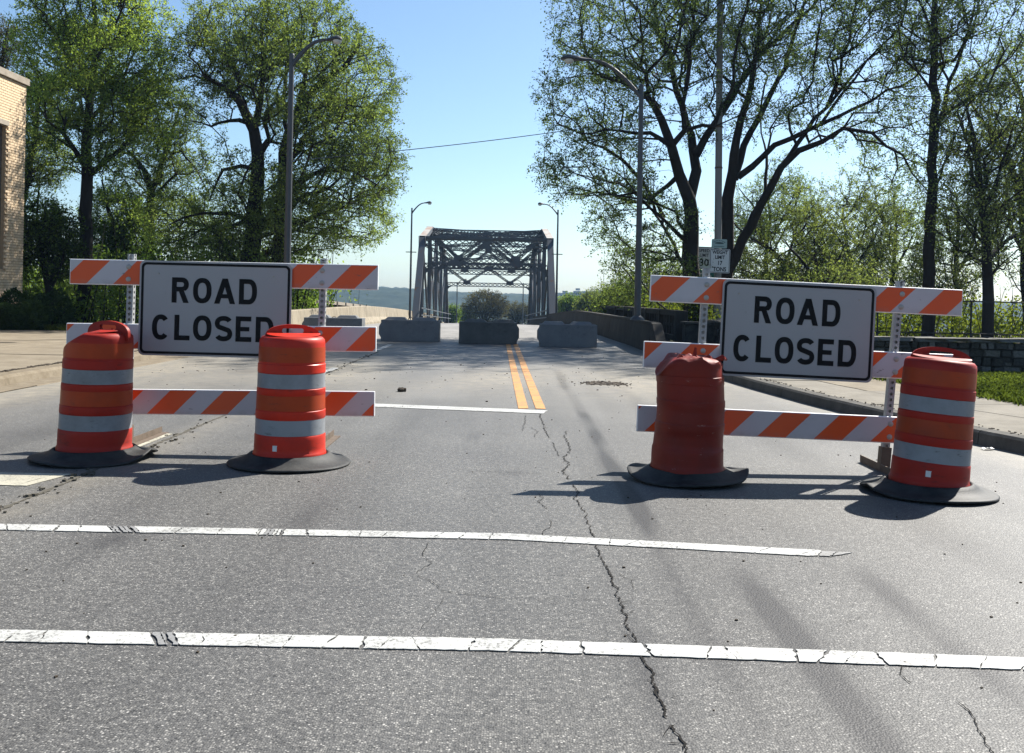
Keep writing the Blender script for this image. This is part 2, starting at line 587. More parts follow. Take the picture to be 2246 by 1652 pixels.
    leaf('leaf_olive', (0.070, 0.105, 0.030), (0.22, 0.29, 0.075), (1.2, 1.2, 0.8))
    leaf('leaf_yellow', (0.055, 0.085, 0.030), (0.20, 0.25, 0.085), (1.3, 1.25, 0.7))
    leaf('leaf_brown', (0.066, 0.066, 0.032), (0.15, 0.145, 0.055), (1.1, 1.0, 0.8), 0.35)
    leaf('leaf_yew', (0.014, 0.028, 0.012), (0.040, 0.065, 0.022), (1.0, 1.1, 0.7), 0.25)
    leaf('leaf_under', (0.035, 0.060, 0.016), (0.21, 0.29, 0.065), (1.2, 1.3, 0.7), 0.45)
    leaf('leaf_bank', (0.040, 0.060, 0.014), (0.16, 0.20, 0.040), (1.35, 1.3, 0.6), 0.5)
    leaf('grass_blade', (0.030, 0.042, 0.012), (0.088, 0.112, 0.030), (1.3, 1.35, 0.6), 0.45)
    k = NT('far_forest')
    v = k.coord('Object')
    a = k.noise(v, 0.08, 6, 0.7)
    c = k.ramp(a, [(0.3, (0.012, 0.020, 0.012)), (0.55, (0.026, 0.036, 0.018)), (0.75, (0.045, 0.054, 0.026))])
    k.set(c, 0.95, 0, 0.1)
    M['far_forest'] = k.m
    k = NT('ground_soil')
    v = k.coord('Object')
    a = k.noise(v, 0.8, 7, 0.7)
    c = k.ramp(a, [(0.3, (0.035, 0.042, 0.018)), (0.6, (0.075, 0.075, 0.035)), (0.8, (0.11, 0.095, 0.06))])
    k.set(c, 0.95, 0, 0.1)
    M['ground_soil'] = k.m
    M['far_building'] = worn('far_building', (0.30, 0.29, 0.28), (0.2, 0.2, 0.2), 0.2, 0.5, 0.8)
    k = NT('dark_glass')
    k.set((0.02, 0.024, 0.03), 0.12, 0, 0.5)
    M['dark_glass'] = k.m
    M['window_frame'] = worn('window_frame', (0.10, 0.085, 0.075), (0.06, 0.05, 0.045), 6, 0.5, 0.5)


make_materials()


# ------------------------------------------------------------------ ground, street, road
def fold(x):  # smoothstep
    x = max(0.0, min(1.0, x))
    return x * x * (3 - 2 * x)


def terrain_z(x, y):
    z = -0.07 - 9.0 * fold((y - 41) / 40.0)
    z -= 11 * fold((y - 160) / 200.0)
    if y < 60: z += 0.05 * noise.noise((x * 0.3, y * 0.3, 0)) * (1 if abs(x + 1) > 9 else 0)
    return z


def build_ground():
    xs = np.unique(np.concatenate([np.arange(-60, 61, 3.0), np.linspace(-1600, -60, 14), np.linspace(60, 1600, 14)]))
    ys = np.unique(np.concatenate([np.arange(-60, 170, 3.0), np.linspace(170, 1500, 24)]))
    v = np.array([(x, y, terrain_z(x, y)) for y in ys for x in xs])
    nx = len(xs)
    f = np.array([(j * nx + i, j * nx + i + 1, (j + 1) * nx + i + 1, (j + 1) * nx + i) for j in range(len(ys) - 1) for i in range(nx - 1)])
    o = link('ground', np_mesh('ground', v, f, M['ground_soil'], smooth=True))
    tag(o, kind='structure')


build_ground()

# the street: a fine sheet near the camera, with wear painted on its vertices
def build_street():
    xs = np.concatenate([[-44, -30, -20, -14], np.arange(-9, 6.001, 0.06), [9, 14, 20, 30, 44]])
    ys = np.concatenate([[-40, -20, -8, -3, 0, 1.5], np.arange(2.2, 12, 0.06), np.arange(12, 27.01, 0.25)])
    X, Y = np.meshgrid(xs, ys)
    X, Y = X.ravel(), Y.ravel()
    Z = np.zeros_like(X)
    nx = len(xs)
    j, i = np.meshgrid(np.arange(len(ys) - 1), np.arange(nx - 1), indexing='ij')
    b = (j * nx + i).ravel()
    f = np.stack([b, b + 1, b + nx + 1, b + nx], 1)
    rs = np.random.default_rng(3)

    def nz(sx, sy, seed):
        out = np.zeros_like(X)
        for q in range(5):
            a = np.random.default_rng(abs(seed) * 17 + q)
            kx, ky = a.normal(size=2)
            out += np.sin(X * sx * kx * 2 + Y * sy * ky * 2 + a.uniform(0, 6.28))
        return out / 5
    stain = np.zeros_like(X)
    for x0, y0, y1, w, s in ((0.80, 2.8, 17, 0.055, 1.25), (1.13, 2.2, 4.8, 0.065, 1.5), (1.72, 2.9, 4.8, 0.06, 1.5), (0.50, 2.2, 5, 0.06, 0.5),
                             (-0.95, 2.4, 12, 0.22, 0.10), (-2.1, 2.4, 12, 0.25, 0.10), (2.4, 4.5, 14, 0.2, 0.2), (-4.2, 7, 20, 0.3, 0.3), (1.6, 9, 20, .12, .3)):
        c = x0 + 0.05 * nz(0.0, 0.5, int(x0 * 100) + 7)
        g = np.exp(-((X - c) / w) ** 2) * np.clip((Y - y0) / 0.6, 0, 1) * np.clip((y1 - Y) / 0.8, 0, 1)
        stain += s * g * np.clip(0.6 + 0.9 * nz(0.2, 1.1, int(abs(x0) * 50) + 1), 0.25, 1.4)
    for _ in range(16):
        cx, cy = rs.uniform(-5, 3), rs.uniform(4, 14)
        stain += rs.uniform(0.10, 0.3) * np.exp(-(((X - cx) / rs.uniform(0.05, 0.14)) ** 2 + ((Y - cy) / rs.uniform(0.05, 0.5)) ** 2))
    dust = 1.0 * np.exp(-((Y - 15.0) / 2.8) ** 2) * np.clip(0.7 + nz(0.8, 0.4, 5), 0, 1.2)
    dust += 0.8 * np.exp(-((X + 5.9) / 0.5) ** 2) * (Y > 9) + 0.35 * np.exp(-((X + 2.85) / 0.18) ** 2) * (Y < 22)
    dust += 0.5 * np.exp(-((X - (3.1 + 9.0 / np.maximum(Y, 4) ** 0.95)) / 0.35) ** 2) * (Y > 5)
    far = np.clip((Y - 4.5) / 14, 0, 0.75)
    o = link('street', np_mesh('street', np.stack([X, Y, Z], 1), f, M['asphalt'],
                               {'stain': ('POINT', np.clip(stain, 0, 1)), 'dust': ('POINT', np.clip(dust, 0, 1)), 'far': ('POINT', far)}))
    return tag(o, kind='structure')


STREET = build_street()


def ribbon(mb, pts, w0, w1, z, jag=0.0, step=0.03, seed=1, mi=0, skip=0.0):
    """A thin irregular strip on the ground along pts."""
    rg = random.Random(seed)
    pts = [Vector((p[0], p[1], 0)) for p in pts]
    out = []
    for a, b in zip(pts[:-1], pts[1:]):
        n = max(1, int((b - a).length / step))
        for i in range(n): out.append(a.lerp(b, i / n))
    out.append(pts[-1])
    L, Rr = [], []
    drift = 0.0
    for i, p in enumerate(out):
        a = (out[min(i + 1, len(out) - 1)] - out[max(i - 1, 0)])
        s = Vector((-a.y, a.x, 0))
        if s.length > 0: s.normalize()
        drift = 0.72 * drift + rg.uniform(-jag, jag)
        c = p + s * drift * min(1.0, i / 8, (len(out) - 1 - i) / 8)
        w = rg.uniform(w0, w1) / 2 * (0.25 if i in (0, len(out) - 1) else 1)
        L.append(c + s * w)
        Rr.append(c - s * w)
    n = len(out)
    V = [(q.x, q.y, z) for q in L] + [(q.x, q.y, z) for q in Rr]
    keep, run = [], 0
    for i in range(n - 1):
        if run <= 0 and rg.random() < skip: run = rg.randint(1, 4)
        if run > 0: run -= 1
        else: keep.append(i)
    mb.poly(V, [(i, i + 1, n + i + 1, n + i) for i in keep], mi)


def z9(a): return [G(1026.2 + .2329 * x, 833.8 + .2329 * y) for x, y in a]
def z8(a): return [G(1122.5 + .5003 * x, 833.8 + .5003 * y) for x, y in a]
def z7(a): return [G(.4998 * x, 1090.4 + .4998 * y) for x, y in a]


def build_cracks():
    lines = [
        (z9([(670, 310), (700, 390), (740, 500), (765, 545)]), 0.006, 0.022, 0.006),
        (z9([(800, 590), (830, 650), (860, 720)]), 0.003, 0.012, 0.006),
        (z9([(925, 480), (912, 540), (972, 650), (905, 735), (955, 800), (885, 865), (950, 940)]), 0.005, 0.020, 0.008),
        (z9([(990, 985), (1040, 1060), (1010, 1110), (1060, 1200), (1130, 1265), (1118, 1340), (1180, 1470)]), 0.004, 0.016, 0.006),
        (z8([(365, 690), (380, 760), (440, 860), (470, 960), (500, 1050), (548, 1163)]), 0.006, 0.018, 0.007),
        (z8([(548, 1163), (600, 1270), (650, 1380), (690, 1500), (740, 1600), (780, 1700)]), 0.006, 0.018, 0.006),
        (z8([(470, 850), (520, 880), (545, 930)]), 0.002, 0.006, 0.005),
        (z9([(660, 1075), (715, 1110), (655, 1145), (745, 1215)]), 0.003, 0.012, 0.006),
        (z9([(770, 1320), (795, 1380), (720, 1420), (700, 1475)]), 0.003, 0.010, 0.005),
        (z9([(545, 330), (530, 420), (520, 480)]), 0.003, 0.012, 0.008),
        (z9([(600, 450), (650, 490), (630, 540)]), 0.003, 0.012, 0.01),
        (z7([(1880, 200), (1850, 260), (1892, 290), (1815, 342), (1890, 370), (1945, 415), (2100, 435), (2246, 448)]), 0.002, 0.007, 0.003),
        (z8([(0, 957), (120, 962), (380, 964)]), 0.001, 0.005, 0.003),
        (z7([(1945, 450), (1900, 520), (1830, 605)]), 0.001, 0.004, 0.003),
        (z8([(1950, 1410), (2010, 1460), (2050, 1530), (2110, 1636), (2140, 1720)]), 0.003, 0.009, 0.004),
        (z8([(1715, 1248), (1700, 1292), (1752, 1335)]), 0.003, 0.009, 0.005),
        (z8([(1470, 1065), (1560, 1030)]), 0.001, 0.004, 0.003),
        (z9([(0, 855), (300, 868), (700, 882)]), 0.002, 0.008, 0.004),
    ]
    for i, (p, a, b, j) in enumerate(lines):
        mb = MB()
        ribbon(mb, p, a * 0.45, b * 0.62, 0.0042, j * 1.25, 0.013, 40 + i, skip=0.02)
        rg = random.Random(300 + i)
        if b > 0.012:      # hairlines that branch off the larger cracks
            for _ in range(7):
                k = rg.randrange(len(p) - 1)
                q = Vector(p[k]).lerp(Vector(p[k + 1]), rg.random())
                a_ = rg.uniform(0, 6.28)
                ln = rg.uniform(0.04, 0.14)
                ribbon(mb, [q, q + Vector((math.cos(a_) * ln * .6, math.sin(a_) * ln, 0))], 0.001, 0.006, 0.0041, 0.006, 0.016, rg.randrange(9999), skip=0.1)
        mb.build('crack', M['crack'], STREET)
    # the weedy joint along the lane line
    rg = random.Random(5)
    mb = MB()
    ribbon(mb, [(-2.93, 4.3), (-2.95, 9), (-2.93, 14), (-2.92, 21)], 0.012, 0.05, 0.0040, 0.006, 0.035, 77)
    for _ in range(260):
        y = 4.3 + 16 * rg.random() ** 1.6
        x = -2.94 + rg.gauss(0, 0.06)
        s = rg.uniform(0.006, 0.028)
        mb.box((x, y, 0.004 + s * 0.2), (s, s * rg.uniform(0.6, 1.6), s * 0.5), Matrix.Rotation(rg.uniform(0, 3), 3, 'Z'))
    mb.build('seam', M['joint_dirt'], STREET)


build_cracks()


def marking(name, path, width, mats, seed, piece=(0.10, 0.34), gap=0.007, fade_end=0.0):
    """A worn thermoplastic line, broken into pieces by cracks."""
    rg = random.Random(seed)
    root = bpy.data.objects.new(name, None)
    COL.objects.link(root)
    root.parent = STREET
    path = [Vector((p[0], p[1], 0)) for p in path]
    tot = sum((b - a).length for a, b in zip(path[:-1], path[1:]))

    def at(t):
        for a, b in zip(path[:-1], path[1:]):
            L = (b - a).length
            if t <= L or b is path[-1]:
                d = (b - a).normalized()
                return a + d * t, Vector((-d.y, d.x, 0))
            t -= L
    t = 0.0
    sk0 = rg.uniform(-0.03, 0.03)
    while t < tot - 0.02:
        worn_here = len(mats) > 1 and any(a <= (t / tot) <= b for a, b in mats[2])
        L = min(rg.uniform(0.012, 0.035) if worn_here else rg.uniform(*piece), tot - t)
        if fade_end and t > tot - fade_end * 2.2: L = min(L, 0.07)
        lean = 0.045 * (0.9 - 1.8 * t / tot)
        sk1 = rg.uniform(-0.03, 0.03) - lean
        if worn_here: sk1 = sk0
        g = gap * rg.choice((0.35, 0.7, 1.1, 1.9))
        n = max(2, int(L / 0.035))
        top, bot = [], []
        e0 = [rg.uniform(-0.006, 0.006) for _ in range(5)]
        e1 = [rg.uniform(-0.006, 0.006) for _ in range(5)]
        for i in range(n + 1):
            a = i / n
            pt, s = at(t + a * (L - g))
            d = Vector((s.y, -s.x, 0))
            k = sk0 * (1 - a) + sk1 * a
            w = width / 2
            if fade_end and t + a * L > tot - fade_end: w *= max(0.80, (tot - t - a * L) / fade_end)
            top.append(pt + s * (w + rg.uniform(-0.003, 0.003)) + d * k)
            bot.append(pt - s * (w + rg.uniform(-0.003, 0.003)) - d * k)
        right = [bot[-1].lerp(top[-1], (q + 1) / 6) + Vector((e1[q], 0, 0)) * 1.2 for q in range(5)]
        left = [top[0].lerp(bot[0], (q + 1) / 6) + Vector((e0[q], 0, 0)) * 1.2 for q in range(5)]
        ring = bot + right + top[::-1] + left
        N = len(ring)
        mb = MB()
        mb.poly([(p.x, p.y, 0.0055) for p in ring] + [(p.x, p.y, 0.003) for p in ring],
                [tuple(range(N))] + [(i, (i + 1) % N, N + (i + 1) % N, N + i) for i in range(N)])
        mt = mats[0]
        if worn_here and rg.random() < 0.6: mt = mats[1]
        if fade_end and t > tot - fade_end:
            mt = M['grey_paint']
        mb.build('paint_segment', mt, root)
        t += L
        sk0 = sk1
    return root


marking('crosswalk_line', [(-4.2, 5.12), (0, 5.127), (1.72, 4.89)], 0.125, (M['white_paint'], M['grey_paint'], ((0.333, 0.372), (0.475, 0.505))), 1, piece=(0.08, 0.30), fade_end=0.14)
marking('crosswalk_line', [(-2.9, 3.53), (0, 3.537), (1.9, 3.45), (3.0, 3.38)], 0.120, (M['white_paint'], M['grey_paint'], ((0.247, 0.281),)), 2, piece=(0.07, 0.26))
marking('stop_line', [(-2.9, 11.08), (-1.6, 11.0), (0.40, 10.66)], 0.30, (M['white_paint'],), 3, piece=(0.4, 1.1), gap=0.004)
marking('stop_line', [(-6.05, 6.45), (-3.07, 6.40)], 0.42, (M['faded_paint'],), 4, piece=(0.3, 0.9), gap=0.006)
marking('lane_dash', [(-3.09, 7.3), (-3.08, 8.55)], 0.13, (M['faded_paint'],), 5)
marking('lane_dash', [(-3.03, 13.6), (-2.99, 16.3)], 0.13, (M['white_paint'],), 6)
marking('lane_dash', [(-3.03, 21.6), (-3.03, 24.0)], 0.13, (M['white_paint'],), 7)
for off in (0.0, 0.20):
    marking('centre_line', [(0.155 + off, 10.95), (0.06 + off, 16.5), (-0.08 + off, 25.4)], 0.115, (M['yellow_paint'],), 8 + int(off * 10), piece=(0.3, 1.3), gap=0.012)


def road_l(Y): return (-6.1 if Y < 30 else -6.1 + 0.5 * fold((Y - 30) / 25)) + shift(Y)
def road_r(Y): return (3.25 - 0.25 * fold((Y - 22) / 30)) + shift(Y)


def build_bridge_road():
    mb = MB()
    joints = [27.012, 30.0, 36, 42, 49.5, 57, 64, 72, 80, 88, 96, 104, 116, 130, 150]
    root = bpy.data.objects.new('road', None)
    COL.objects.link(root)
    tag(root, kind='structure')
    for a, b in zip(joints[:-1], joints[1:]):
        mb = MB()
        n = max(2, int((b - a) / 1.5))
        pts = []
        for i in range(n + 1):
            y = a + 0.02 + (b - a - 0.04) * i / n
            for x in (road_l(y) - 0.2, road_r(y) + 0.2):
                pts.append((x, y, deck(y) - 0.002))
                pts.append((x, y, deck(y) - 0.45))
        fs = []
        for i in range(n):
            k = i * 4
            fs += [(k, k + 2, k + 6, k + 4), (k + 1, k + 5, k + 7, k + 3), (k, k + 4, k + 5, k + 1), (k + 2, k + 3, k + 7, k + 6)]
        fs += [(0, 1, 3, 2), (n * 4, n * 4 + 2, n * 4 + 3, n * 4 + 1)]
        mb.poly(pts, fs)
        mb.build('slab', M['concrete_deck'], root)
    # dark filler under the joints
    mb = MB()
    for y in joints[1:-1]:
        mb.box(((road_l(y) + road_r(y)) / 2, y, deck(y) - 0.23), (road_r(y) - road_l(y), 0.06, 0.40))
    mb.build('joint', M['crack'], root)
    # painted lines on the deck
    for x0, mt in ((-3.0, 'white_paint'),):
        for y in (30, 39, 48):
            mb = MB()
            for i in range(4):
                ya, yb = y + i * 0.7, y + i * 0.7 + 0.7
                mb.poly([(x0 + shift(ya) - .06, ya, deck(ya) + .004), (x0 + shift(ya) + .06, ya, deck(ya) + .004), (x0 + shift(yb) + .06, yb, deck(yb) + .004), (x0 + shift(yb) - .06, yb, deck(yb) + .004)], [(0, 1, 2, 3)])
            mb.build('lane_dash', M[mt], root)


build_bridge_road()


# ------------------------------------------------------------------ pavements and kerbs
def build_left_pavement():
    root = bpy.data.objects.new('pavement', None)
    COL.objects.link(root)
    tag(root, kind='structure')
    rg = random.Random(2)
    # big concrete slabs of the forecourt
    ys = [8.6, 12.6, 16.2, 19.6, 23.0, 25.4]
    xs = [-6.82, -9.6, -12.6, -15.8, -19.2, -23, -28, -36]
    for a, b in zip(ys[:-1], ys[1:]):
        for c, d in zip(xs[:-1], xs[1:]):
            mb = MB()
            g = 0.012
            dz = rg.uniform(-0.008, 0.008)
            mb.box(((c + d) / 2, (a + b) / 2, 0.07 + dz / 2), (abs(d - c) - g, b - a - g, 0.14 + dz))
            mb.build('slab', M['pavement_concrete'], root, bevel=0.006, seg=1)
    mb = MB()
    mb.box(((-36 - 6.82) / 2, 17.0, 0.05), (29.1, 16.7, 0.1))
    mb.build('joint_filler', M['mud'], root)
    # kerb stones
    y = 9.0
    kr = bpy.data.objects.new('kerb', None)
    COL.objects.link(kr)
    tag(kr, kind='structure')
    while y < 23.4:
        L = 3.4 if y < 9.5 else rg.uniform(2.6, 3.2)
        mb = MB()
        x = -6.56 - 0.010 * (y - 14)
        prof = [(x - 0.26, 0.0), (x + 0.02, 0.0), (x - 0.01, 0.10), (x - 0.05, 0.136), (x - 0.26, 0.142)]
        mb.prism(prof, 'y', y + 0.008, y + L - 0.008)
        mb.build('kerb_stone', M['kerb_concrete'], kr)
        mb = MB()  # gutter slab
        mb.prism([(x + 0.02, 0.001), (-6.16 + rg.uniform(-0.02, 0.02), 0.001), (-6.16, 0.010), (x + 0.022, 0.014)], 'y', y + 0.006, y + L - 0.006)
        mb.build('gutter_slab', M['kerb_concrete'], kr)
        y += L
    # dirt and leaf litter in the kerb line
    mb = MB()
    for _ in range(300):
        yy = rg.uniform(11, 20)
        s = rg.uniform(0.012, 0.05)
        xx = -6.60 - 0.010 * (yy - 14) - 0.26 + rg.gauss(0, 0.03)
        mb.box((xx, yy, 0.146), (s, s * rg.uniform(0.8, 3), 0.008), Matrix.Rotation(rg.uniform(-.6, .6), 3, 'Z'))
    tag(mb.build('dirt', M['mud']), kind='stuff')


build_left_pavement()

KERB = [(18.0, -1.0), (12.5, 1.2), (9.0, 2.9), (7.0, 4.4), (5.75, 5.9), (5.0, 7.0), (4.55, 8.05), (4.32, 8.87), (4.02, 10.3), (3.75, 12.0), (3.55, 13.8), (3.42, 15.4), (3.30, 17.6), (3.2, 20.0), (3.13, 22.6)]


def kerb_at(t):
    """Point and inward normal (towards the pavement) along the right kerb."""
    for a, b in zip(KERB[:-1], KERB[1:]):
        a, b = Vector((*a, 0)), Vector((*b, 0))
        L = (b - a).length
        if t <= L:
            d = (b - a) / L
            return a + d * t, Vector((d.y, -d.x, 0))
        t -= L
    b, a = Vector((*KERB[-1], 0)), Vector((*KERB[-2], 0))
    d = (b - a).normalized()
    return b, Vector((d.y, -d.x, 0))


def build_right_pavement():
    rg = random.Random(8)
    kr = bpy.data.objects.new('kerb', None)
    COL.objects.link(kr)
    tag(kr, kind='structure')
    total = sum((Vector(b) - Vector(a)).length for a, b in zip(KERB[:-1], KERB[1:]))
    t = 0.4
    while t < total - 0.2:
        L = min(rg.uniform(1.7, 2.3), total - t)
        n = 6
        prof = [(0.0, 0.0), (0.012, 0.11), (0.035, 0.134), (0.17, 0.14), (0.17, 0.0)]
        pts = []
        for i in range(n + 1):
            p, s = kerb_at(t + 0.006 + (L - 0.012) * i / n)
            w = rg.uniform(-0.004, 0.004)
            for q, z in prof: pts.append((p.x + s.x * (q + w), p.y + s.y * (q + w), z))
        k = len(prof)
        fs = [tuple(range(k)), tuple(n * k + q for q in reversed(range(k)))]
        for i in range(n):
            for q in range(k):
                q2 = (q + 1) % k
                fs.append((i * k + q, (i + 1) * k + q, (i + 1) * k + q2, i * k + q2))
        mb = MB()
        mb.poly(pts, fs)
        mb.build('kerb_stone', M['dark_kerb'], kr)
        t += L
    # pavement slabs between the kerb and the grass
    root = bpy.data.objects.new('pavement', None)
    COL.objects.link(root)
    tag(root, kind='structure')
    inner = lambda y: 5.97 - 0.14 * (y - 11.1) if y > 11.1 else 5.97 + 0.75 * (11.1 - y)
    t = 1.0
    while t < total - 0.05:
        L = min(1.55, total - t)
        n = 4
        A, B = [], []
        for i in range(n + 1):
            p, s = kerb_at(t + 0.005 + (L - 0.01) * i / n)
            A.append(p + s * 0.175)
            q = p + s * 1.0
            for _ in range(30):
                if q.x < inner(q.y): q += s * 0.07
            if p.y > 14.9: q = Vector((5.35, q.y, 0))
            B.append(q)
        rows = [A]
        fr = 0.42
        mid = [a.lerp(b, fr) for a, b in zip(A, B)]
        for lo, hi, mt in ((A, [a + (b - a).normalized() * ((b - a).length - 0.012) for a, b in zip(A, mid)], 'grey_pavement'), (mid, B, 'pavement_concrete' if p.y > 13 else 'grey_pavement')):
            mb = MB()
            dz = rg.uniform(-0.004, 0.004)
            V = [(q.x, q.y, 0.137 + dz) for q in lo] + [(q.x, q.y, 0.137 + dz) for q in hi] + [(q.x, q.y, 0.0) for q in lo] + [(q.x, q.y, 0.0) for q in hi]
            m_ = n + 1
            fs = []
            for i in range(n):
                fs += [(i, i + 1, m_ + i + 1, m_ + i), (i, 2 * m_ + i, 2 * m_ + i + 1, i + 1), (m_ + i, m_ + i + 1, 3 * m_ + i + 1, 3 * m_ + i)]
            fs += [(0, m_, 3 * m_, 2 * m_), (n, 2 * m_ + n, 3 * m_ + n, m_ + n)]
            mb.poly(V, fs)
            mb.build('slab', M[mt], root)
        t += L
    # soil under the verge
    mb = MB()
    mb.prism([(5.36, 15.2), (5.55, 14.3), (5.95, 11.15), (7.4, 9.2), (9.8, 7.0), (14, 4.0), (40, -8), (40, 40), (5.36, 40)], 'z', -0.3, 0.125)
    o = mb.build('verge', M['soil'])
    tag(o, kind='structure')
    mb = MB()   # dirt line along the kerb
    for _ in range(420):
        p, s = kerb_at(rg.uniform(8.5, total - 0.2))
        q = p + s * (0.19 + rg.gauss(0, 0.035))
        z = rg.uniform(0.006, 0.022)
        mb.box((q.x, q.y, 0.142), (z, z * rg.uniform(0.7, 1.7), 0.008), Matrix.Rotation(rg.uniform(0, 3), 3, 'Z'))
    tag(mb.build('dirt', M['mud']), kind='stuff')


build_right_pavement()


# ------------------------------------------------------------------ leaves and grass helpers
def leaf_mesh(name, centers, size, mat, tint, rg, flat=0.0, aspect=0.6, extra=None):
    """One rhombic leaf per centre, freely turned."""
    n = len(centers)
    a = rg.normal(size=(n, 3))
    a /= np.linalg.norm(a, axis=1)[:, None]
    b = rg.normal(size=(n, 3))
    b -= a * (a * b).sum(1)[:, None]
    b /= np.linalg.norm(b, axis=1)[:, None]
    s = (size * rg.uniform(0.6, 1.3, n))[:, None]
    v = np.empty((n, 4, 3))
    v[:, 0] = centers - a * s * 0.5
    v[:, 1] = centers + b * s * 0.5 * aspect
    v[:, 2] = centers + a * s * 0.5
    v[:, 3] = centers - b * s * 0.5 * aspect
    f = np.arange(n * 4).reshape(n, 4)
    return np_mesh(name, v.reshape(-1, 3), f, mat, {'tint': ('FACE', np.clip(tint, 0, 1))})


def clump_tint(c, rg, freq=0.9, spread=0.22):
    """A tint that drifts in clumps through a crown."""
    t = np.zeros(len(c))
    for _ in range(6):
        k = rg.normal(size=3) * freq
        t += np.sin(c @ k + rg.uniform(0, 6.28))
    t = t / 6 * 0.9
    return 0.45 + t + rg.normal(size=len(c)) * spread


def blades(name, pts, h, w, mat, rg, kind=True):
    n = len(pts)
    an = rg.uniform(0, 6.28, n)
    d = np.stack([np.cos(an), np.sin(an), np.zeros(n)], 1)
    hh = (h * rg.uniform(0.5, 1.3, n))[:, None]
    lean = np.stack([rg.normal(size=n), rg.normal(size=n), np.zeros(n)], 1) * 0.5
    v = np.empty((n, 4, 3))
    v[:, 0] = pts - d * w / 2
    v[:, 1] = pts + d * w / 2
    tip = pts + (np.array([0, 0, 1]) + lean) * hh
    v[:, 2] = tip + d * w * 0.25
    v[:, 3] = tip - d * w * 0.25
    f = np.arange(n * 4).reshape(n, 4)
    o = link(name, np_mesh(name, v.reshape(-1, 3), f, mat, {'tint': ('FACE', rg.uniform(0, 1, n) * 0.7 + 0.3 * np.clip(clump_tint(pts, rg, 2.0), 0, 1))}))
    return tag(o, kind='stuff') if kind else o


def build_grass():
    rg = np.random.default_rng(21)
    n = 42000
    y = rg.uniform(10.6, 15.75, n)
    x = rg.uniform(5.3, 11.5, n)
    edge = 5.97 - 0.14 * (y - 11.1) + rg.normal(size=n) * 0.05
    k = (x > edge) & (x < edge + 4.9)
    pts = np.stack([x, y, np.full(n, 0.122)], 1)[k]
    blades('grass', pts, 0.075, 0.022, M['grass_blade'], rg)
    # a leafy clover cover over the verge
    n = 16000
    y = rg.uniform(10.8, 15.75, n)
    x = rg.uniform(5.4, 11, n)
    k = x > 5.97 - 0.14 * (y - 11.1) + rg.normal(size=n) * 0.04
    c = np.stack([x, y, 0.15 + rg.uniform(0, 0.06, n)], 1)[k]
    o = link('clover', leaf_mesh('clover', c, 0.045, M['grass_blade'], clump_tint(c, rg, 2), rg, aspect=0.9))
    tag(o, kind='stuff')
    # strip of weeds before the shrubs on the left
    n = 5000
    x = rg.uniform(-17, -10.5, n)
    y = rg.uniform(25.35, 26.1, n)
    k = np.sin(x * 3.1) + np.sin(x * 7.7 + 1) > -0.5
    blades('weeds', np.stack([x, y, np.full(n, 0.02)], 1)[k], 0.22, 0.03, M['grass_blade'], rg)


build_grass()


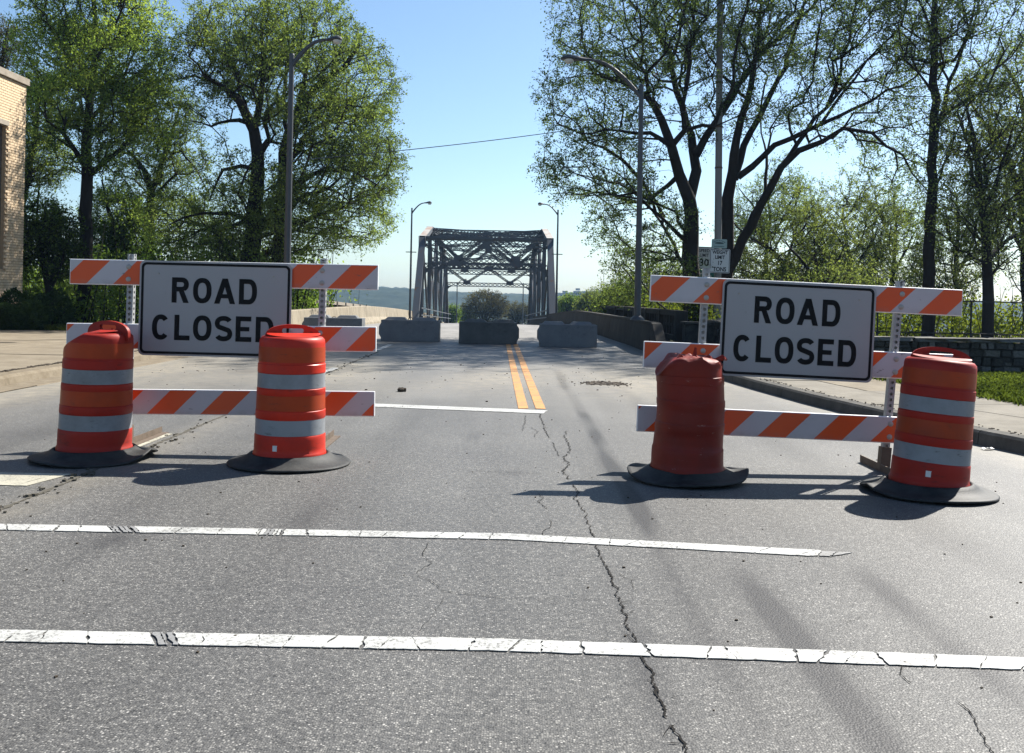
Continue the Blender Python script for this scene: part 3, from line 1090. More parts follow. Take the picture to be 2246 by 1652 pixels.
# ------------------------------------------------------------------ parapets and balustrades
def build_parapets():
    rg = random.Random(4)
    # left: pale safety-shaped parapet, sunlit; built in cast lengths
    root = thing('parapet', (road_l(20), 20, 0), 'pale tan concrete parapet in full sun along the left edge of the bridge road', 'parapet')
    y = 19.6
    while y < 94:
        L = 3.05 if y < 60 else 6.1
        mb = MB()
        pts = []
        for i in range(4):
            yy = y + 0.012 + (L - 0.024) * i / 3
            x, z = road_l(yy), deck(yy)
            top = 0.76
            if yy > 88: top = max(0.12, 0.76 - (yy - 88) * 0.11)
            for a, b in ((-0.36, -0.3), (0.14, -0.02), (0.12, 0.08), (-0.04, 0.30), (-0.10, top - 0.02), (-0.12, top), (-0.34, top), (-0.36, top - 0.02)):
                pts.append((x + a - root.location.x, yy - 20, z + min(b, top)))
        k = 8
        fs = [tuple(range(k)), tuple(3 * k + q for q in reversed(range(k)))]
        for i in range(3):
            for q in range(k):
                fs.append((i * k + q, (i + 1) * k + q, (i + 1) * k + (q + 1) % k, i * k + (q + 1) % k))
        mb.poly(pts, fs)
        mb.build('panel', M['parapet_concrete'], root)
        y += L
    # right: weathered dark parapet with a sloping end
    root = thing('parapet', (road_r(23), 23, 0), 'dark weathered concrete parapet on the right, its near end sloping down by a lamp post', 'parapet')
    y = 22.55
    while y < 96:
        L = 4.0 if y < 60 else 8.0
        mb = MB()
        pts = []
        for i in range(5):
            yy = y + 0.012 + (L - 0.024) * i / 4
            x, z = road_r(yy), deck(yy)
            top = 0.74
            if yy > 86: top = max(0.12, 0.74 - (yy - 86) * 0.09)
            for a, b in ((0.30, -0.3), (-0.02, -0.02), (0.0, 0.25), (0.05, top - 0.08), (0.04, top - 0.06), (0.04, top - 0.008), (0.20, top), (0.22, top - 0.02)):
                pts.append((x + a - root.location.x, yy - 23, z + min(b, top)))
        k = 8
        fs = [tuple(range(k)), tuple(4 * k + q for q in reversed(range(k)))]
        for i in range(4):
            for q in range(k):
                fs.append((i * k + q, (i + 1) * k + q, (i + 1) * k + (q + 1) % k, i * k + (q + 1) % k))
        mb.poly(pts, fs)
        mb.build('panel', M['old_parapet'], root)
        y += L
    # sloped end block
    mb = MB()
    rx, ry = root.location.x, 23
    x = road_r(22.5)
    mb.prism([(22.54 - ry, 0), (22.54 - ry, .74), (22.2 - ry, .70), (21.2 - ry, 0.10), (21.0 - ry, 0)], 'x', x + 0.02 - rx, x + 0.26 - rx)
    mb.build('end_block', M['old_parapet'], root, bevel=0.02)

    # outer balustrades
    for side, x0, y0, y1, lab, mt in ((1, 4.65, 26.2, 78, 'dark open concrete balustrade along the outer footway on the right of the bridge', 'old_parapet'),
                                      (-1, -8.15, 27.5, 70, 'long pale-topped balustrade on the outer edge of the bridge beyond the left parapet', 'old_parapet')):
        rt = thing('balustrade', (x0, y0, 0), lab, 'balustrade')
        fx = lambda y: x0 + shift(y)
        y = y0
        bay = 2.6
        while y < y1:
            za, zb = deck(y), deck(y + bay)
            xa, xb = fx(y) - x0, fx(y + bay) - x0
            b = MB()
            b.box((xa, y - y0, za + 0.42), (0.34, 0.36, 1.12))
            b.build('post', M[mt], rt, bevel=0.02, seg=1)
            mb = MB()
            for z, h in ((0.90, 0.15), (0.22, 0.14)):
                mb.bar((xa, y - y0 + 0.182, za + z), (xb, y + bay - y0 - 0.182, zb + z), 0.30, h)
            mb.build('rail', M['coping' if side < 0 else mt], rt)
            if y > 44:      # solid panels further out
                mb = MB()
                mb.bar((xa, y - y0 + 0.185, za + 0.555), (xb, y + bay - y0 - 0.185, zb + 0.555), 0.18, 0.52)
                mb.build('panel', M[mt], rt)
            else:
                mb = MB()
                mb.bar((xa, y - y0 + 0.183, za + 0.56), (xb, y + bay - y0 - 0.183, zb + 0.56), 0.12, 0.08)
                mb.build('rail', M[mt], rt)
                for i in range(1, 6):
                    t = i / 6
                    mb = MB()
                    mb.box((xa + (xb - xa) * t, y - y0 + bay * t, za + (zb - za) * t + 0.555), (0.15, 0.14, 0.53))
                    mb.build('baluster', M[mt], rt)
            y += bay
    # footway slabs behind the parapets
    for x0, x1, nm in ((3.62, 4.5, 'footway'), (-8.0, -6.47, 'footway')):
        mb = MB()
        pts = []
        ys = list(np.linspace(24 if x0 > 0 else 21, 96, 22))
        for y in ys:
            for x in (x0, x1): pts += [(x + shift(y), y, deck(y) + 0.12), (x + shift(y), y, deck(y) - 0.4)]
        fs = []
        for i in range(len(ys) - 1):
            k = i * 4
            fs += [(k, k + 2, k + 6, k + 4), (k + 1, k + 5, k + 7, k + 3), (k, k + 4, k + 5, k + 1), (k + 2, k + 3, k + 7, k + 6)]
        mb.poly(pts, fs)
        tag(mb.build(nm, M['old_parapet']), kind='structure')
    # dark stone pier at the head of the right footway
    o = MB()
    o.box((0, 0, 0.31), (0.85, 0.5, 0.62))
    o.box((0, 0, 0.66), (0.95, 0.6, 0.08))
    r = o.build('stone_pier', M['stone'], loc=(4.98, 25.2, 0.0), bevel=0.02)
    tag(r, 'low dark stone pier at the near end of the right balustrade', 'pier')


build_parapets()


# ------------------------------------------------------------------ truss bridge
def build_truss():
    root = thing('truss_bridge', (-1.75, 60, deck(60)), 'weathered blue-grey steel truss bridge with latticed portals across the road', 'bridge')
    o = root.location
    XL = lambda y: -6.05 + shift(y) + shift(60) * 0 + 0.63 - 0.0
    mid = lambda y: -1.73 - 0.0185 * (y - 60)
    HALF = 4.36
    ys = [60.0, 65.2, 72.6, 80.5, 88.4, 95.8, 101.0]
    top = [None, 5.06, 6.22, 6.32, 5.80, 4.35, None]
    bot = [deck(y) - 0.05 for y in ys]
    mats = [M['bridge_paint'], M['bridge_plate']]

    def lp(x, y, z): return Vector((x, y, z)) - o

    def add(name, mb):
        return mb.build(name, mats, root)

    def lattice(mb, p, q, depth, wid, side, pitch=None, fl=0.07, cross=True, plates=True):
        """Two flanges joined by criss-cross lacing; `side` is the direction between the flanges."""
        p, q = Vector(p), Vector(q)
        a = (q - p).normalized()
        sd = (side - a * a.dot(side)).normalized()
        L = (q - p).length
        th = a.cross(sd)
        for s in (-1, 1):
            off = sd * s * (depth / 2 - fl / 2)
            mb.bar(p + off, q + off, fl, wid, sd)
        pitch = pitch or depth * 0.95
        n = max(2, int(L / pitch))
        for i in range(n):
            u0, u1 = p + a * (L * i / n), p + a * (L * (i + 1) / n)
            d = sd * (depth / 2 - fl * 0.9)
            for f_ in ((-1, 1) if wid > 0.25 else (0,)):
                e = th * f_ * (wid / 2 - 0.012)
                mb.bar(u0 - d + e, u1 + d + e, 0.062, 0.014, sd)
                if cross: mb.bar(u0 + d + e * 0.93, u1 - d + e * 0.93, 0.062, 0.014, sd)

    XAX, YAX, ZAX = Vector((1, 0, 0)), Vector((0, 1, 0)), Vector((0, 0, 1))
    for s in (-1, 1):
        X = lambda y: mid(y) + s * HALF
        # end posts: plated outer face, latticed inner
        for i, j in ((0, 1), (6, 5)):
            p, q = lp(X(ys[i]), ys[i], bot[i] - 0.2), lp(X(ys[j]), ys[j], top[j])
            mb = MB()
            fy = -1 if i == 0 else 1
            a = (q - p).normalized()
            nrm = (a.cross(XAX)).normalized()
            if nrm.y * fy < 0: nrm = -nrm
            mb.bar(p + nrm * 0.14, q + nrm * 0.14, 0.42, 0.025, XAX, 0)
            for e in (-1, 1): mb.bar(p + XAX * e * 0.18, q + XAX * e * 0.18, 0.05, 0.25, XAX)
            L = (q - p).length
            n = int(L / 0.42)
            for t in range(n):
                u0, u1 = p.lerp(q, t / n) - nrm * 0.13, p.lerp(q, (t + 1) / n) - nrm * 0.13
                mb.bar(u0 - XAX * 0.17, u1 + XAX * 0.17, 0.05, 0.014, XAX)
                mb.bar(u0 + XAX * 0.17, u1 - XAX * 0.17, 0.05, 0.0141, XAX)
            rg = random.Random(i * 3 + s)
            add('end_post', mb)
        # top chord
        for i in range(1, 5):
            p, q = lp(X(ys[i]), ys[i], top[i]), lp(X(ys[i + 1]), ys[i + 1], top[i + 1])
            mb = MB()
            for e in (-1, 1): mb.bar(p + XAX * e * 0.18, q + XAX * e * 0.18, 0.05, 0.34, XAX)
            mb.bar(p + ZAX * 0.19, q + ZAX * 0.19, 0.46, 0.025, XAX, 1)
            lattice(mb, p - ZAX * 0.17, q - ZAX * 0.17, 0.36, 0.03, XAX)
            add('top_chord', mb)
        # bottom chord
        mb = MB()
        for i in range(6): mb.bar(lp(X(ys[i]), ys[i], bot[i] - 0.1), lp(X(ys[i + 1]), ys[i + 1], bot[i + 1] - 0.1), 0.34, 0.3, XAX)
        add('bottom_chord', mb)
        # verticals
        for i in range(1, 6):
            mb = MB()
            lattice(mb, lp(X(ys[i]), ys[i], bot[i]), lp(X(ys[i]), ys[i], top[i] - 0.18), 0.34, 0.17, YAX, 0.40, 0.07)
            lattice(mb, lp(X(ys[i]), ys[i], bot[i]), lp(X(ys[i]), ys[i], top[i] - 0.18), 0.30, 0.04, XAX, 0.36, 0.06)
            add('vertical_post', mb)
        # diagonals
        for i, j, hi in ((1, 2, 1), (2, 3, 2), (3, 2, 3), (3, 4, 3), (4, 3, 4), (5, 4, 5)):
            mb = MB()
            lattice(mb, lp(X(ys[hi]), ys[hi], top[hi] - 0.1), lp(X(ys[j]), ys[j], bot[j]), 0.26, 0.13, YAX, 0.38, 0.06)
            add('diagonal', mb)
        # gusset plates at the panel points
        for i in range(1, 6):
            mb = MB()
            for e in (-1, 1):
                x = X(ys[i]) + e * 0.215
                mb.prism([(ys[i] - .55 - o.y, top[i] + .16 - o.z), (ys[i] + .55 - o.y, top[i] + .16 - o.z), (ys[i] + .4 - o.y, top[i] - .5 - o.z), (ys[i] - .4 - o.y, top[i] - .5 - o.z)], 'x', x - o.x - 0.01, x - o.x + 0.01)
            add('gusset_plate', mb)
        # pipe handrail on the inside of the truss
        mb = MB()
        for i in range(6):
            for z in (0.55, 1.0):
                mb.bar(lp(X(ys[i]) - s * 0.4, ys[i], bot[i] + z), lp(X(ys[i + 1]) - s * 0.4, ys[i + 1], bot[i + 1] + z), 0.06, 0.06)
        add('handrail', mb)

    # transverse frames: portals at both ends, sway frames between
    def frame(i, ytop, ztop, zlow, heavy):
        y = ytop
        a, b = lp(mid(y) - HALF + 0.2, y, ztop), lp(mid(y) + HALF - 0.2, y, ztop)
        al, bl = lp(mid(y) - HALF + 0.2, y, zlow), lp(mid(y) + HALF - 0.2, y, zlow)
        mb = MB()
        lattice(mb, a - ZAX * 0.24, b - ZAX * 0.24, 0.50, 0.16 if heavy else 0.05, ZAX, 0.46, 0.08)
        if heavy: mb.bar(a + ZAX * 0.09, b + ZAX * 0.09, 0.34, 0.16, YAX)
        add('portal_strut' if heavy else 'sway_strut', mb)
        mb = MB()
        lattice(mb, al, bl, 0.42, 0.16 if heavy else 0.05, ZAX, 0.42, 0.07)
        add('portal_strut' if heavy else 'sway_strut', mb)
        c = (a + b) / 2 - ZAX * 0.42
        W_ = HALF - 0.2
        q1, q2 = (al + bl) / 2 - XAX * W_ * 0.52 + ZAX * 0.2, (al + bl) / 2 + XAX * W_ * 0.52 + ZAX * 0.2
        for p, q in ((c, q1), (c, q2), (a - ZAX * 0.42, q1), (b - ZAX * 0.42, q2)):
            mb = MB()
            dd = (q - p).normalized()
            sd = Vector((-dd.z, 0, dd.x))
            lattice(mb, p, q, 0.24, 0.10, sd, 0.3, 0.06)
            add('sway_brace', mb)
        for p in (c, q1, q2):
            mb = MB()
            wd, hh = (0.42, 0.22) if p is not c else (0.36, 0.26)
            mb.prism([(p.x - wd, p.z - hh * 0.9), (p.x + wd, p.z - hh * 0.9), (p.x + wd * 0.7, p.z + hh), (p.x - wd * 0.7, p.z + hh)], 'y', p.y - 0.16, p.y - 0.13)
            add('gusset_plate', mb)
        # rounded knees where the low strut meets the posts
        for s, p in ((1, al), (-1, bl)):
            mb = MB()
            arc = [(p.x, p.z - 0.2), (p.x, p.z - 0.85)]
            for t in range(6):
                an = math.pi / 2 * t / 5
                arc.append((p.x + s * (0.62 - 0.62 * math.cos(an)), p.z - 0.85 + 0.65 * math.sin(an)))
            mb.prism(arc, 'y', p.y - 0.02, p.y + 0.02)
            add('knee_plate', mb)
    frame(1, ys[1], top[1], top[1] - 1.85, True)
    frame(2, ys[2], top[2], top[2] - 2.35, False)
    frame(3, ys[3], top[3], top[3] - 2.6, False)
    frame(4, ys[4], top[4], top[4] - 2.45, False)
    frame(5, ys[5], top[5], top[5] - 2.05, True)
    # top laterals
    for i in range(1, 5):
        A = [lp(mid(ys[i]) - HALF, ys[i], top[i]), lp(mid(ys[i]) + HALF, ys[i], top[i])]
        B = [lp(mid(ys[i + 1]) - HALF, ys[i + 1], top[i + 1]), lp(mid(ys[i + 1]) + HALF, ys[i + 1], top[i + 1])]
        for p, q, dz in ((A[0], B[1], -0.02), (A[1], B[0], -0.12)):
            mb = MB()
            lattice(mb, p + ZAX * dz, q + ZAX * dz, 0.30, 0.06, ZAX, 0.32, 0.06)
            add('lateral_brace', mb)
    # floor beams below the deck
    for i in range(7):
        mb = MB()
        mb.bar(lp(mid(ys[i]) - HALF, ys[i], bot[i] - 0.75), lp(mid(ys[i]) + HALF, ys[i], bot[i] - 0.75), 0.3, 0.5, YAX)
        add('floor_beam', mb)
    # concrete piers that carry the span
    for y in (60.0, 101.0):
        mb = MB()
        mb.box(lp(mid(y), y, deck(y) - 5.6), (10.4, 1.8, 9.0))
        mb.build('pier', M['old_parapet'], root, bevel=0.1)


build_truss()


# ------------------------------------------------------------------ lamp posts, wires, poles
def lamp_post(loc, h, arm, rise, sx, label, rad=0.085, lean=0.0, bracket=False, group='cobra head lamp posts'):
    t = thing('lamp_post', loc, label, 'lamp post', group, (0, lean, 0))
    mb = MB()
    mb.tube([(0, 0, 0), (0, 0, h * 0.5), (0, 0, h)], [rad, rad * 0.8, rad * 0.62], 14)
    mb.tube([(0, 0, 0), (0, 0, 0.04), (0, 0, 0.10)], [rad * 2.0, rad * 1.9, rad * 1.15], 14)
    mb.tube([(0, 0, h), (0, 0, h + 0.05)], [rad * 0.72, rad * 0.6], 14)
    mb.build('pole', M['lamp_steel'], t, smooth=True)
    pts, rr = [], []
    for i in range(9):
        a = i / 8
        pts.append((sx * arm * 0.62 * a, 0, h - 0.28 + (rise + 0.28) * math.sin(a * math.pi / 2) ** 0.95))
        rr.append(rad * (0.62 - 0.22 * a))
    mb = MB()
    mb.tube(pts, rr, 10)
    mb.build('arm', M['lamp_steel'], t, smooth=True)
    # lamp head: tapering housing and a shallow glass bowl
    x0, x1, z = sx * arm * 0.62, sx * arm, h + rise
    L = abs(x1 - x0)
    mb = MB()
    secs = [(0, 0.045, 0.045, 0), (0.25, 0.07, 0.06, 0.0), (0.5, 0.13, 0.085, 0.02), (0.75, 0.16, 0.10, 0.03), (0.93, 0.12, 0.07, 0.025), (1.0, 0.03, 0.02, 0.015)]
    b = []
    n = 12
    for a, wy, hz, dz in secs:
        for q in range(n):
            an = 2 * math.pi * q / n
            zz = hz * math.sin(an)
            if zz < 0: zz *= 0.45
            b.append((x0 + (x1 - x0) * a, wy * math.cos(an), z + dz + zz))
    fs = []
    for i in range(len(secs) - 1):
        for q in range(n): fs.append((i * n + q, i * n + (q + 1) % n, (i + 1) * n + (q + 1) % n, (i + 1) * n + q))
    fs += [tuple(range(n)), tuple((len(secs) - 1) * n + q for q in range(n))]
    mb.poly(b, fs)
    hd = mb.build('lamp_head', M['lamp_steel'], t, smooth=True)
    mb = MB()
    mb.lathe([(0.001, -0.10), (0.06, -0.09), (0.10, -0.06), (0.12, -0.01), (0.12, 0.0)], 14, c=(x0 + (x1 - x0) * 0.72, 0, z))
    mb.build('glass_bowl', M['lamp_glass'], hd, smooth=True)
    if bracket:
        mb = MB()
        mb.bar((-0.32, 0, h * 0.62), (0.32, 0, h * 0.62), 0.05, 0.05, YV)
        mb.build('bracket', M['lamp_steel'], t)
    return t


YV = Vector((0, 1, 0))


def base_at(x, y, z): return Vector((x, y, z))


def build_lamps():
    # near left, behind the sign
    Y = 25.0
    b = P(630, 575, Y)
    tp = P(640, 122, Y)
    z0 = 0.0
    lean = math.atan2(tp.x - b.x, tp.z - b.z)
    bx = b.x - (b.z - z0) * math.tan(lean)
    lamp_post((bx, Y, z0), tp.z / math.cos(lean), 1.32, 0.42, 1, 'tall grey lamp post in front of the big dense tree, its arm reaching right', 0.105, lean, group=None)
    Y = 23.2
    b, tp = P(1398, 702, Y), P(1407, 190, Y)
    lean = math.atan2(tp.x - b.x, tp.z - b.z)
    lamp_post((b.x, Y, b.z), (tp - b).length, 1.98, 0.62, -1, 'grey lamp post standing on the near end of the dark right parapet', 0.085, lean, group=None)
    Y = 58.0
    b, tp = P(899, 690, Y), P(903.5, 458, Y)
    z0 = deck(Y)
    lean = math.atan2(tp.x - b.x, tp.z - b.z)
    bx = b.x - (b.z - z0) * math.tan(lean)
    lamp_post((bx, Y, z0), tp.z - z0, 1.2, 0.36, 1, 'thin lamp post on the left of the truss portal', 0.075, lean, True)
    b, tp = P(1220, 690, Y), P(1224, 462, Y)
    lean = math.atan2(tp.x - b.x, tp.z - b.z)
    bx = b.x - (b.z - z0) * math.tan(lean)
    lamp_post((bx, Y, z0), tp.z - z0, 1.24, 0.36, -1, 'thin lamp post on the right of the truss portal', 0.075, lean, True)
    Y = 130.0
    z0 = deck(Y)
    for x, yy, sx, lab in ((1003, 615, 1, 'far lamp post seen through the bridge, left of the brown trees'), (1148, 617, -1, 'far lamp post seen through the bridge, right of the brown trees')):
        tp = P(x, yy, Y)
        lamp_post((tp.x, Y, z0), tp.z - z0 - 0.3, 1.3, 0.4, sx, lab, 0.09)
    Y = 210.0
    tp = P(1011, 668, Y)
    lamp_post((tp.x, Y, deck(Y)), tp.z - deck(Y) - 0.3, 1.6, 0.5, 1, 'most distant lamp post, low beyond the left far lamp', 0.10)


build_lamps()


def text_mesh(s, size, bold=0.0, sx=1.0, spacing=1.0):
    cu = bpy.data.curves.new('lettering', 'FONT')
    cu.body = s
    cu.size = size
    cu.align_x, cu.align_y = 'CENTER', 'CENTER'
    cu.offset = bold
    cu.extrude = 0.0006
    cu.resolution_u = 3
    cu.space_character = spacing
    o = bpy.data.objects.new('lettering', cu)
    COL.objects.link(o)
    dg = bpy.context.evaluated_depsgraph_get()
    dg.update()
    me = bpy.data.meshes.new_from_object(o.evaluated_get(dg))
    me.name = 'lettering'
    bpy.data.objects.remove(o)
    bpy.data.curves.remove(cu)
    me.transform(Matrix.Scale(sx, 4, (1, 0, 0)))
    return me


def outline_mesh(contours, ext=0.0008):
    """Filled flat shape from closed contours (holes allowed), lying in x-y."""
    cu = bpy.data.curves.new('lettering', 'CURVE')
    cu.dimensions = '2D'
    cu.fill_mode = 'BOTH'
    cu.extrude = ext
    for c in contours:
        sp = cu.splines.new('POLY')
        sp.points.add(len(c) - 1)
        for i, p in enumerate(c): sp.points[i].co = (p[0], p[1], 0, 1)
        sp.use_cyclic_u = True
    o = bpy.data.objects.new('lettering', cu)
    COL.objects.link(o)
    dg = bpy.context.evaluated_depsgraph_get()
    dg.update()
    me = bpy.data.meshes.new_from_object(o.evaluated_get(dg))
    me.name = 'lettering'
    bpy.data.objects.remove(o)
    bpy.data.curves.remove(cu)
    return me


UPRIGHT = (math.pi / 2, 0, 0)


def rrect(w, h, r, n=6):
    pts = []
    for cx, cy, a0 in ((w / 2 - r, h / 2 - r, 0), (-w / 2 + r, h / 2 - r, 90), (-w / 2 + r, -h / 2 + r, 180), (w / 2 - r, -h / 2 + r, 270)):
        for i in range(n + 1):
            a = R(a0 + 90 * i / n)
            pts.append((cx + r * math.cos(a), cy + r * math.sin(a)))
    return pts


def put_print(me, mat, parent, loc):
    me.materials.clear()
    me.materials.append(mat)
    return link('lettering', me, parent, loc, UPRIGHT)


def plate_sign(name, x0, y0, x1, y1, Y, label, cat, lines, border=True, mat='sign_bright', post_to=None, holes=True):
    """A rectangular sign seen between the given pixel corners at distance Y."""
    a, b = P(x0, y0, Y), P(x1, y1, Y)
    c = P((x0 + x1) / 2, (y0 + y1) / 2, Y)
    w, h = abs(b.x - a.x), abs(a.z - b.z)
    t = thing(name, c, label, cat, None, (0, R(1.0), 0))
    mb = MB()
    mb.prism(rrect(w, h, 0.035), 'y', -0.002, 0.002)
    mb.build('plate', M[mat], t)
    if border:
        me = outline_mesh([rrect(w - 0.03, h - 0.03, 0.03), rrect(w - 0.06, h - 0.06, 0.02)])
        me.materials.clear()
        me.materials.append(M['sign_black'])
        link('border', me, t, (0, -0.0035, 0), UPRIGHT)
    for s, size, dx, dz, bold, sx in lines:
        put_print(text_mesh(s, size, bold, sx), M['sign_bright' if mat == 'sign_green' else 'sign_black'], t, (dx, -0.0042, dz))
    if post_to is not None:
        mb = MB()
        mb.box((0, 0.030, (post_to + h / 2 - 0.05) / 2 - 0.0), (0.05, 0.05, h / 2 - 0.05 - post_to))
        mb.build('post', M['galvanised'], t)
    return t


def build_pole_and_signs():
    Y = 29.2
    tp = P(1580, -60, Y)
    b = P(1574.5, 560, Y)
    lean = math.atan2(tp.x - b.x, tp.z - b.z)
    bx = b.x - b.z * math.tan(lean)
    t = thing('utility_pole', (bx, Y, 0), 'tall straight grey utility pole carrying the weight limit sign', 'utility pole', None, (0, lean, 0))
    mb = MB()
    mb.tube([(0, 0, -0.1), (0, 0, 5), (0, 0, 11.5)], [0.118, 0.108, 0.092], 16)
    mb.build('pole', M['utility_grey'], t, smooth=True)
    for z in (5.3, 6.55, 7.9, 2.95):
        mb = MB()
        mb.tube([(0, 0, z), (0, 0, z + 0.05)], 0.121, 16)
        mb.box((0.0, -0.125, z + 0.025), (0.05, 0.03, 0.05))
        mb.build('band', M['rusty_steel'], t)
    plate_sign('weight_limit_sign', 1557, 546, 1600.5, 599.5, Y - 0.15, 'white WEIGHT LIMIT 17 TONS sign fixed to the utility pole', 'sign',
               [('WEIGHT', 0.150, 0, 0.262, 0.0045, 0.80), ('LIMIT', 0.150, 0, 0.110, 0.0045, 0.85), ('17', 0.180, 0, -0.065, 0.0045, 0.85), ('TONS', 0.180, 0, -0.255, 0.0045, 0.84)])
    s = plate_sign('route_badge', 1561, 524.5, 1594.5, 545, Y - 0.15, 'small pale green notched badge above the weight limit sign', 'sign', [], border=False, mat='badge_green')
    me = outline_mesh([[(0.14 * math.cos(a) * 1.0, 0.035 * math.sin(a) * (1 if math.sin(a) > 0 else 0.5)) for a in np.linspace(0, 2 * math.pi, 24, endpoint=False)]])
    put_print(me, M['badge_ink'], s, (0, -0.0042, 0.012)).name = 'emblem'
    mb = MB()
    for i in range(9):
        a = R(150 - 15 * i)
        mb.box((0.19 * math.cos(a), -0.004, 0.10 * math.sin(a) - 0.005), (0.022, 0.002, 0.026), Matrix.Rotation(math.pi / 2 - a, 3, 'Y'))
    for i in range(9):
        mb.box((-0.14 + 0.035 * i, -0.004, -0.085), (0.02, 0.002, 0.03))
    mb.build('worn_print', M['badge_ink'], s)
    Y2 = 31.0
    plate_sign('speed_limit_sign', 1522, 541, 1567, 591, Y2, 'white SPEED LIMIT 30 sign half hidden behind the weight limit sign', 'sign',
               [('SPEED', 0.145, 0, 0.235, 0.003, 0.88), ('LIMIT', 0.145, 0, 0.085, 0.003, 0.86), ('30', 0.32, -0.0, -0.16, 0.006, 1.0)], post_to=-2.9)
    plate_sign('street_name_sign', 1506, 591.5, 1568, 612, 30.6, 'green CAMP street name sign just under the speed limit sign', 'sign',
               [('CAMP', 0.20, -0.20, 0.0, 0.006, 0.86), ('L', 0.20, 0.30, 0.0, 0.006, 0.86)], border=False, mat='sign_green')
    # wires
    def wire(pts, rad, label, n=24, sag=0.3):
        a, b = Vector(pts[0]), Vector(pts[1])
        q = []
        for i in range(n + 1):
            t = i / n
            p = a.lerp(b, t)
            p.z -= sag * 4 * t * (1 - t)
            q.append(tuple(p))
        mb = MB()
        mb.tube(q, rad, 5)
        tag(mb.build('overhead_wire', M['wire']), label, 'wire')
    wire((P(640, 352, 25.0), P(1577, 232, 29.2)), 0.011, 'thin overhead wire crossing the sky above the road to the utility pole', sag=0.16)
    wire((P(1578, 205, 29.2), P(1150, 610, 34.0)), 0.010, 'thin cable running down from the utility pole into the multi-stem tree', sag=0.15) if False else None
    wire((P(1578, 165, 29.2), P(2300, -150, 22.0)), 0.010, 'thin cable rising from the utility pole past the tall trees on the right', sag=0.25)


build_pole_and_signs()


# ------------------------------------------------------------------ concrete blocks across the road
def build_blocks():
    specs = [((662, 795), 699.5, 26.6, 'block_concrete', 'grey concrete block partly hidden by the left barricade, first of the row', 0.0, 0),
             ((830.5, 963), 748, 25.75, 'block_concrete', 'grey concrete block with a wire lifting loop, left of the yellow lines', -0.6, 1),
             ((1006, 1138), 754, 25.2, 'dark_block_concrete', 'darker mossy concrete block at the head of the yellow lines', 0.2, 0),
             ((1179, 1310), 762, 24.45, 'block_concrete', 'blue-grey concrete block nearest the dark right parapet', 0.9, 0)]
    for (xa, xb), yb, Y, mt, lab, yaw, loop in specs:
        c = P((xa + xb) / 2, yb, Y)
        w = (xb - xa) / FPX * Y
        t = thing('concrete_block', (c.x, Y + 0.30, 0.0), lab, 'concrete block', 'concrete blocks across the road', (0, 0, R(yaw)))
        mb = MB()
        h, d = 0.575, 0.60
        # body with V-keyed ends
        k = 0.055
        ring = []
        prof = [(-w / 2 + k, 0), (w / 2 - k * 0.2, 0), (w / 2 - k * 0.2, h), (-w / 2 + k, h)]
        L = [(-w / 2 + k, 0.0), (-w / 2 + k, 0.10), (-w / 2, 0.19), (-w / 2, 0.40), (-w / 2 + k, 0.49), (-w / 2 + k, h)]
        Rr = [(w / 2 - 0.012, h), (w / 2 - 0.012, 0)]
        if mt == 'dark_block_concrete':
            L = [(-w / 2, 0), (-w / 2, h)]
            Rr = [(w / 2 - k, h), (w / 2 - k, 0.50), (w / 2, 0.42), (w / 2, 0.18), (w / 2 - k, 0.08), (w / 2 - k, 0)]
        mb.prism(L + Rr, 'y', -d / 2, d / 2)
        mb.build('body', M[mt], t, bevel=0.007, seg=1)
        for sx in (-1, 1):
            mb = MB()
            lw = 0.62
            cx = sx * w * 0.235
            a = [(cx - lw / 2, -0.2), (cx + lw / 2, -0.2), (cx + lw / 2, 0.2), (cx - lw / 2, 0.2)]
            q = [(cx - lw / 2 + 0.09, -0.12), (cx + lw / 2 - 0.09, -0.12), (cx + lw / 2 - 0.09, 0.12), (cx - lw / 2 + 0.09, 0.12)]
            mb.poly([(x, y, h - 0.01) for x, y in a] + [(x, y, h + 0.075) for x, y in q], [(0, 1, 5, 4), (1, 2, 6, 5), (2, 3, 7, 6), (3, 0, 4, 7), (4, 5, 6, 7)])
            mb.build('lug', M[mt], t, bevel=0.01, seg=1)
        mb = MB()
        hh = 0.09 if loop else 0.035
        mb.tube([(0.06 * math.cos(a), 0, h - 0.01 + hh * math.sin(a)) for a in np.linspace(0, math.pi, 10)], 0.010, 6)
        mb.build('lifting_loop', M['rusty_steel'], t)


build_blocks()


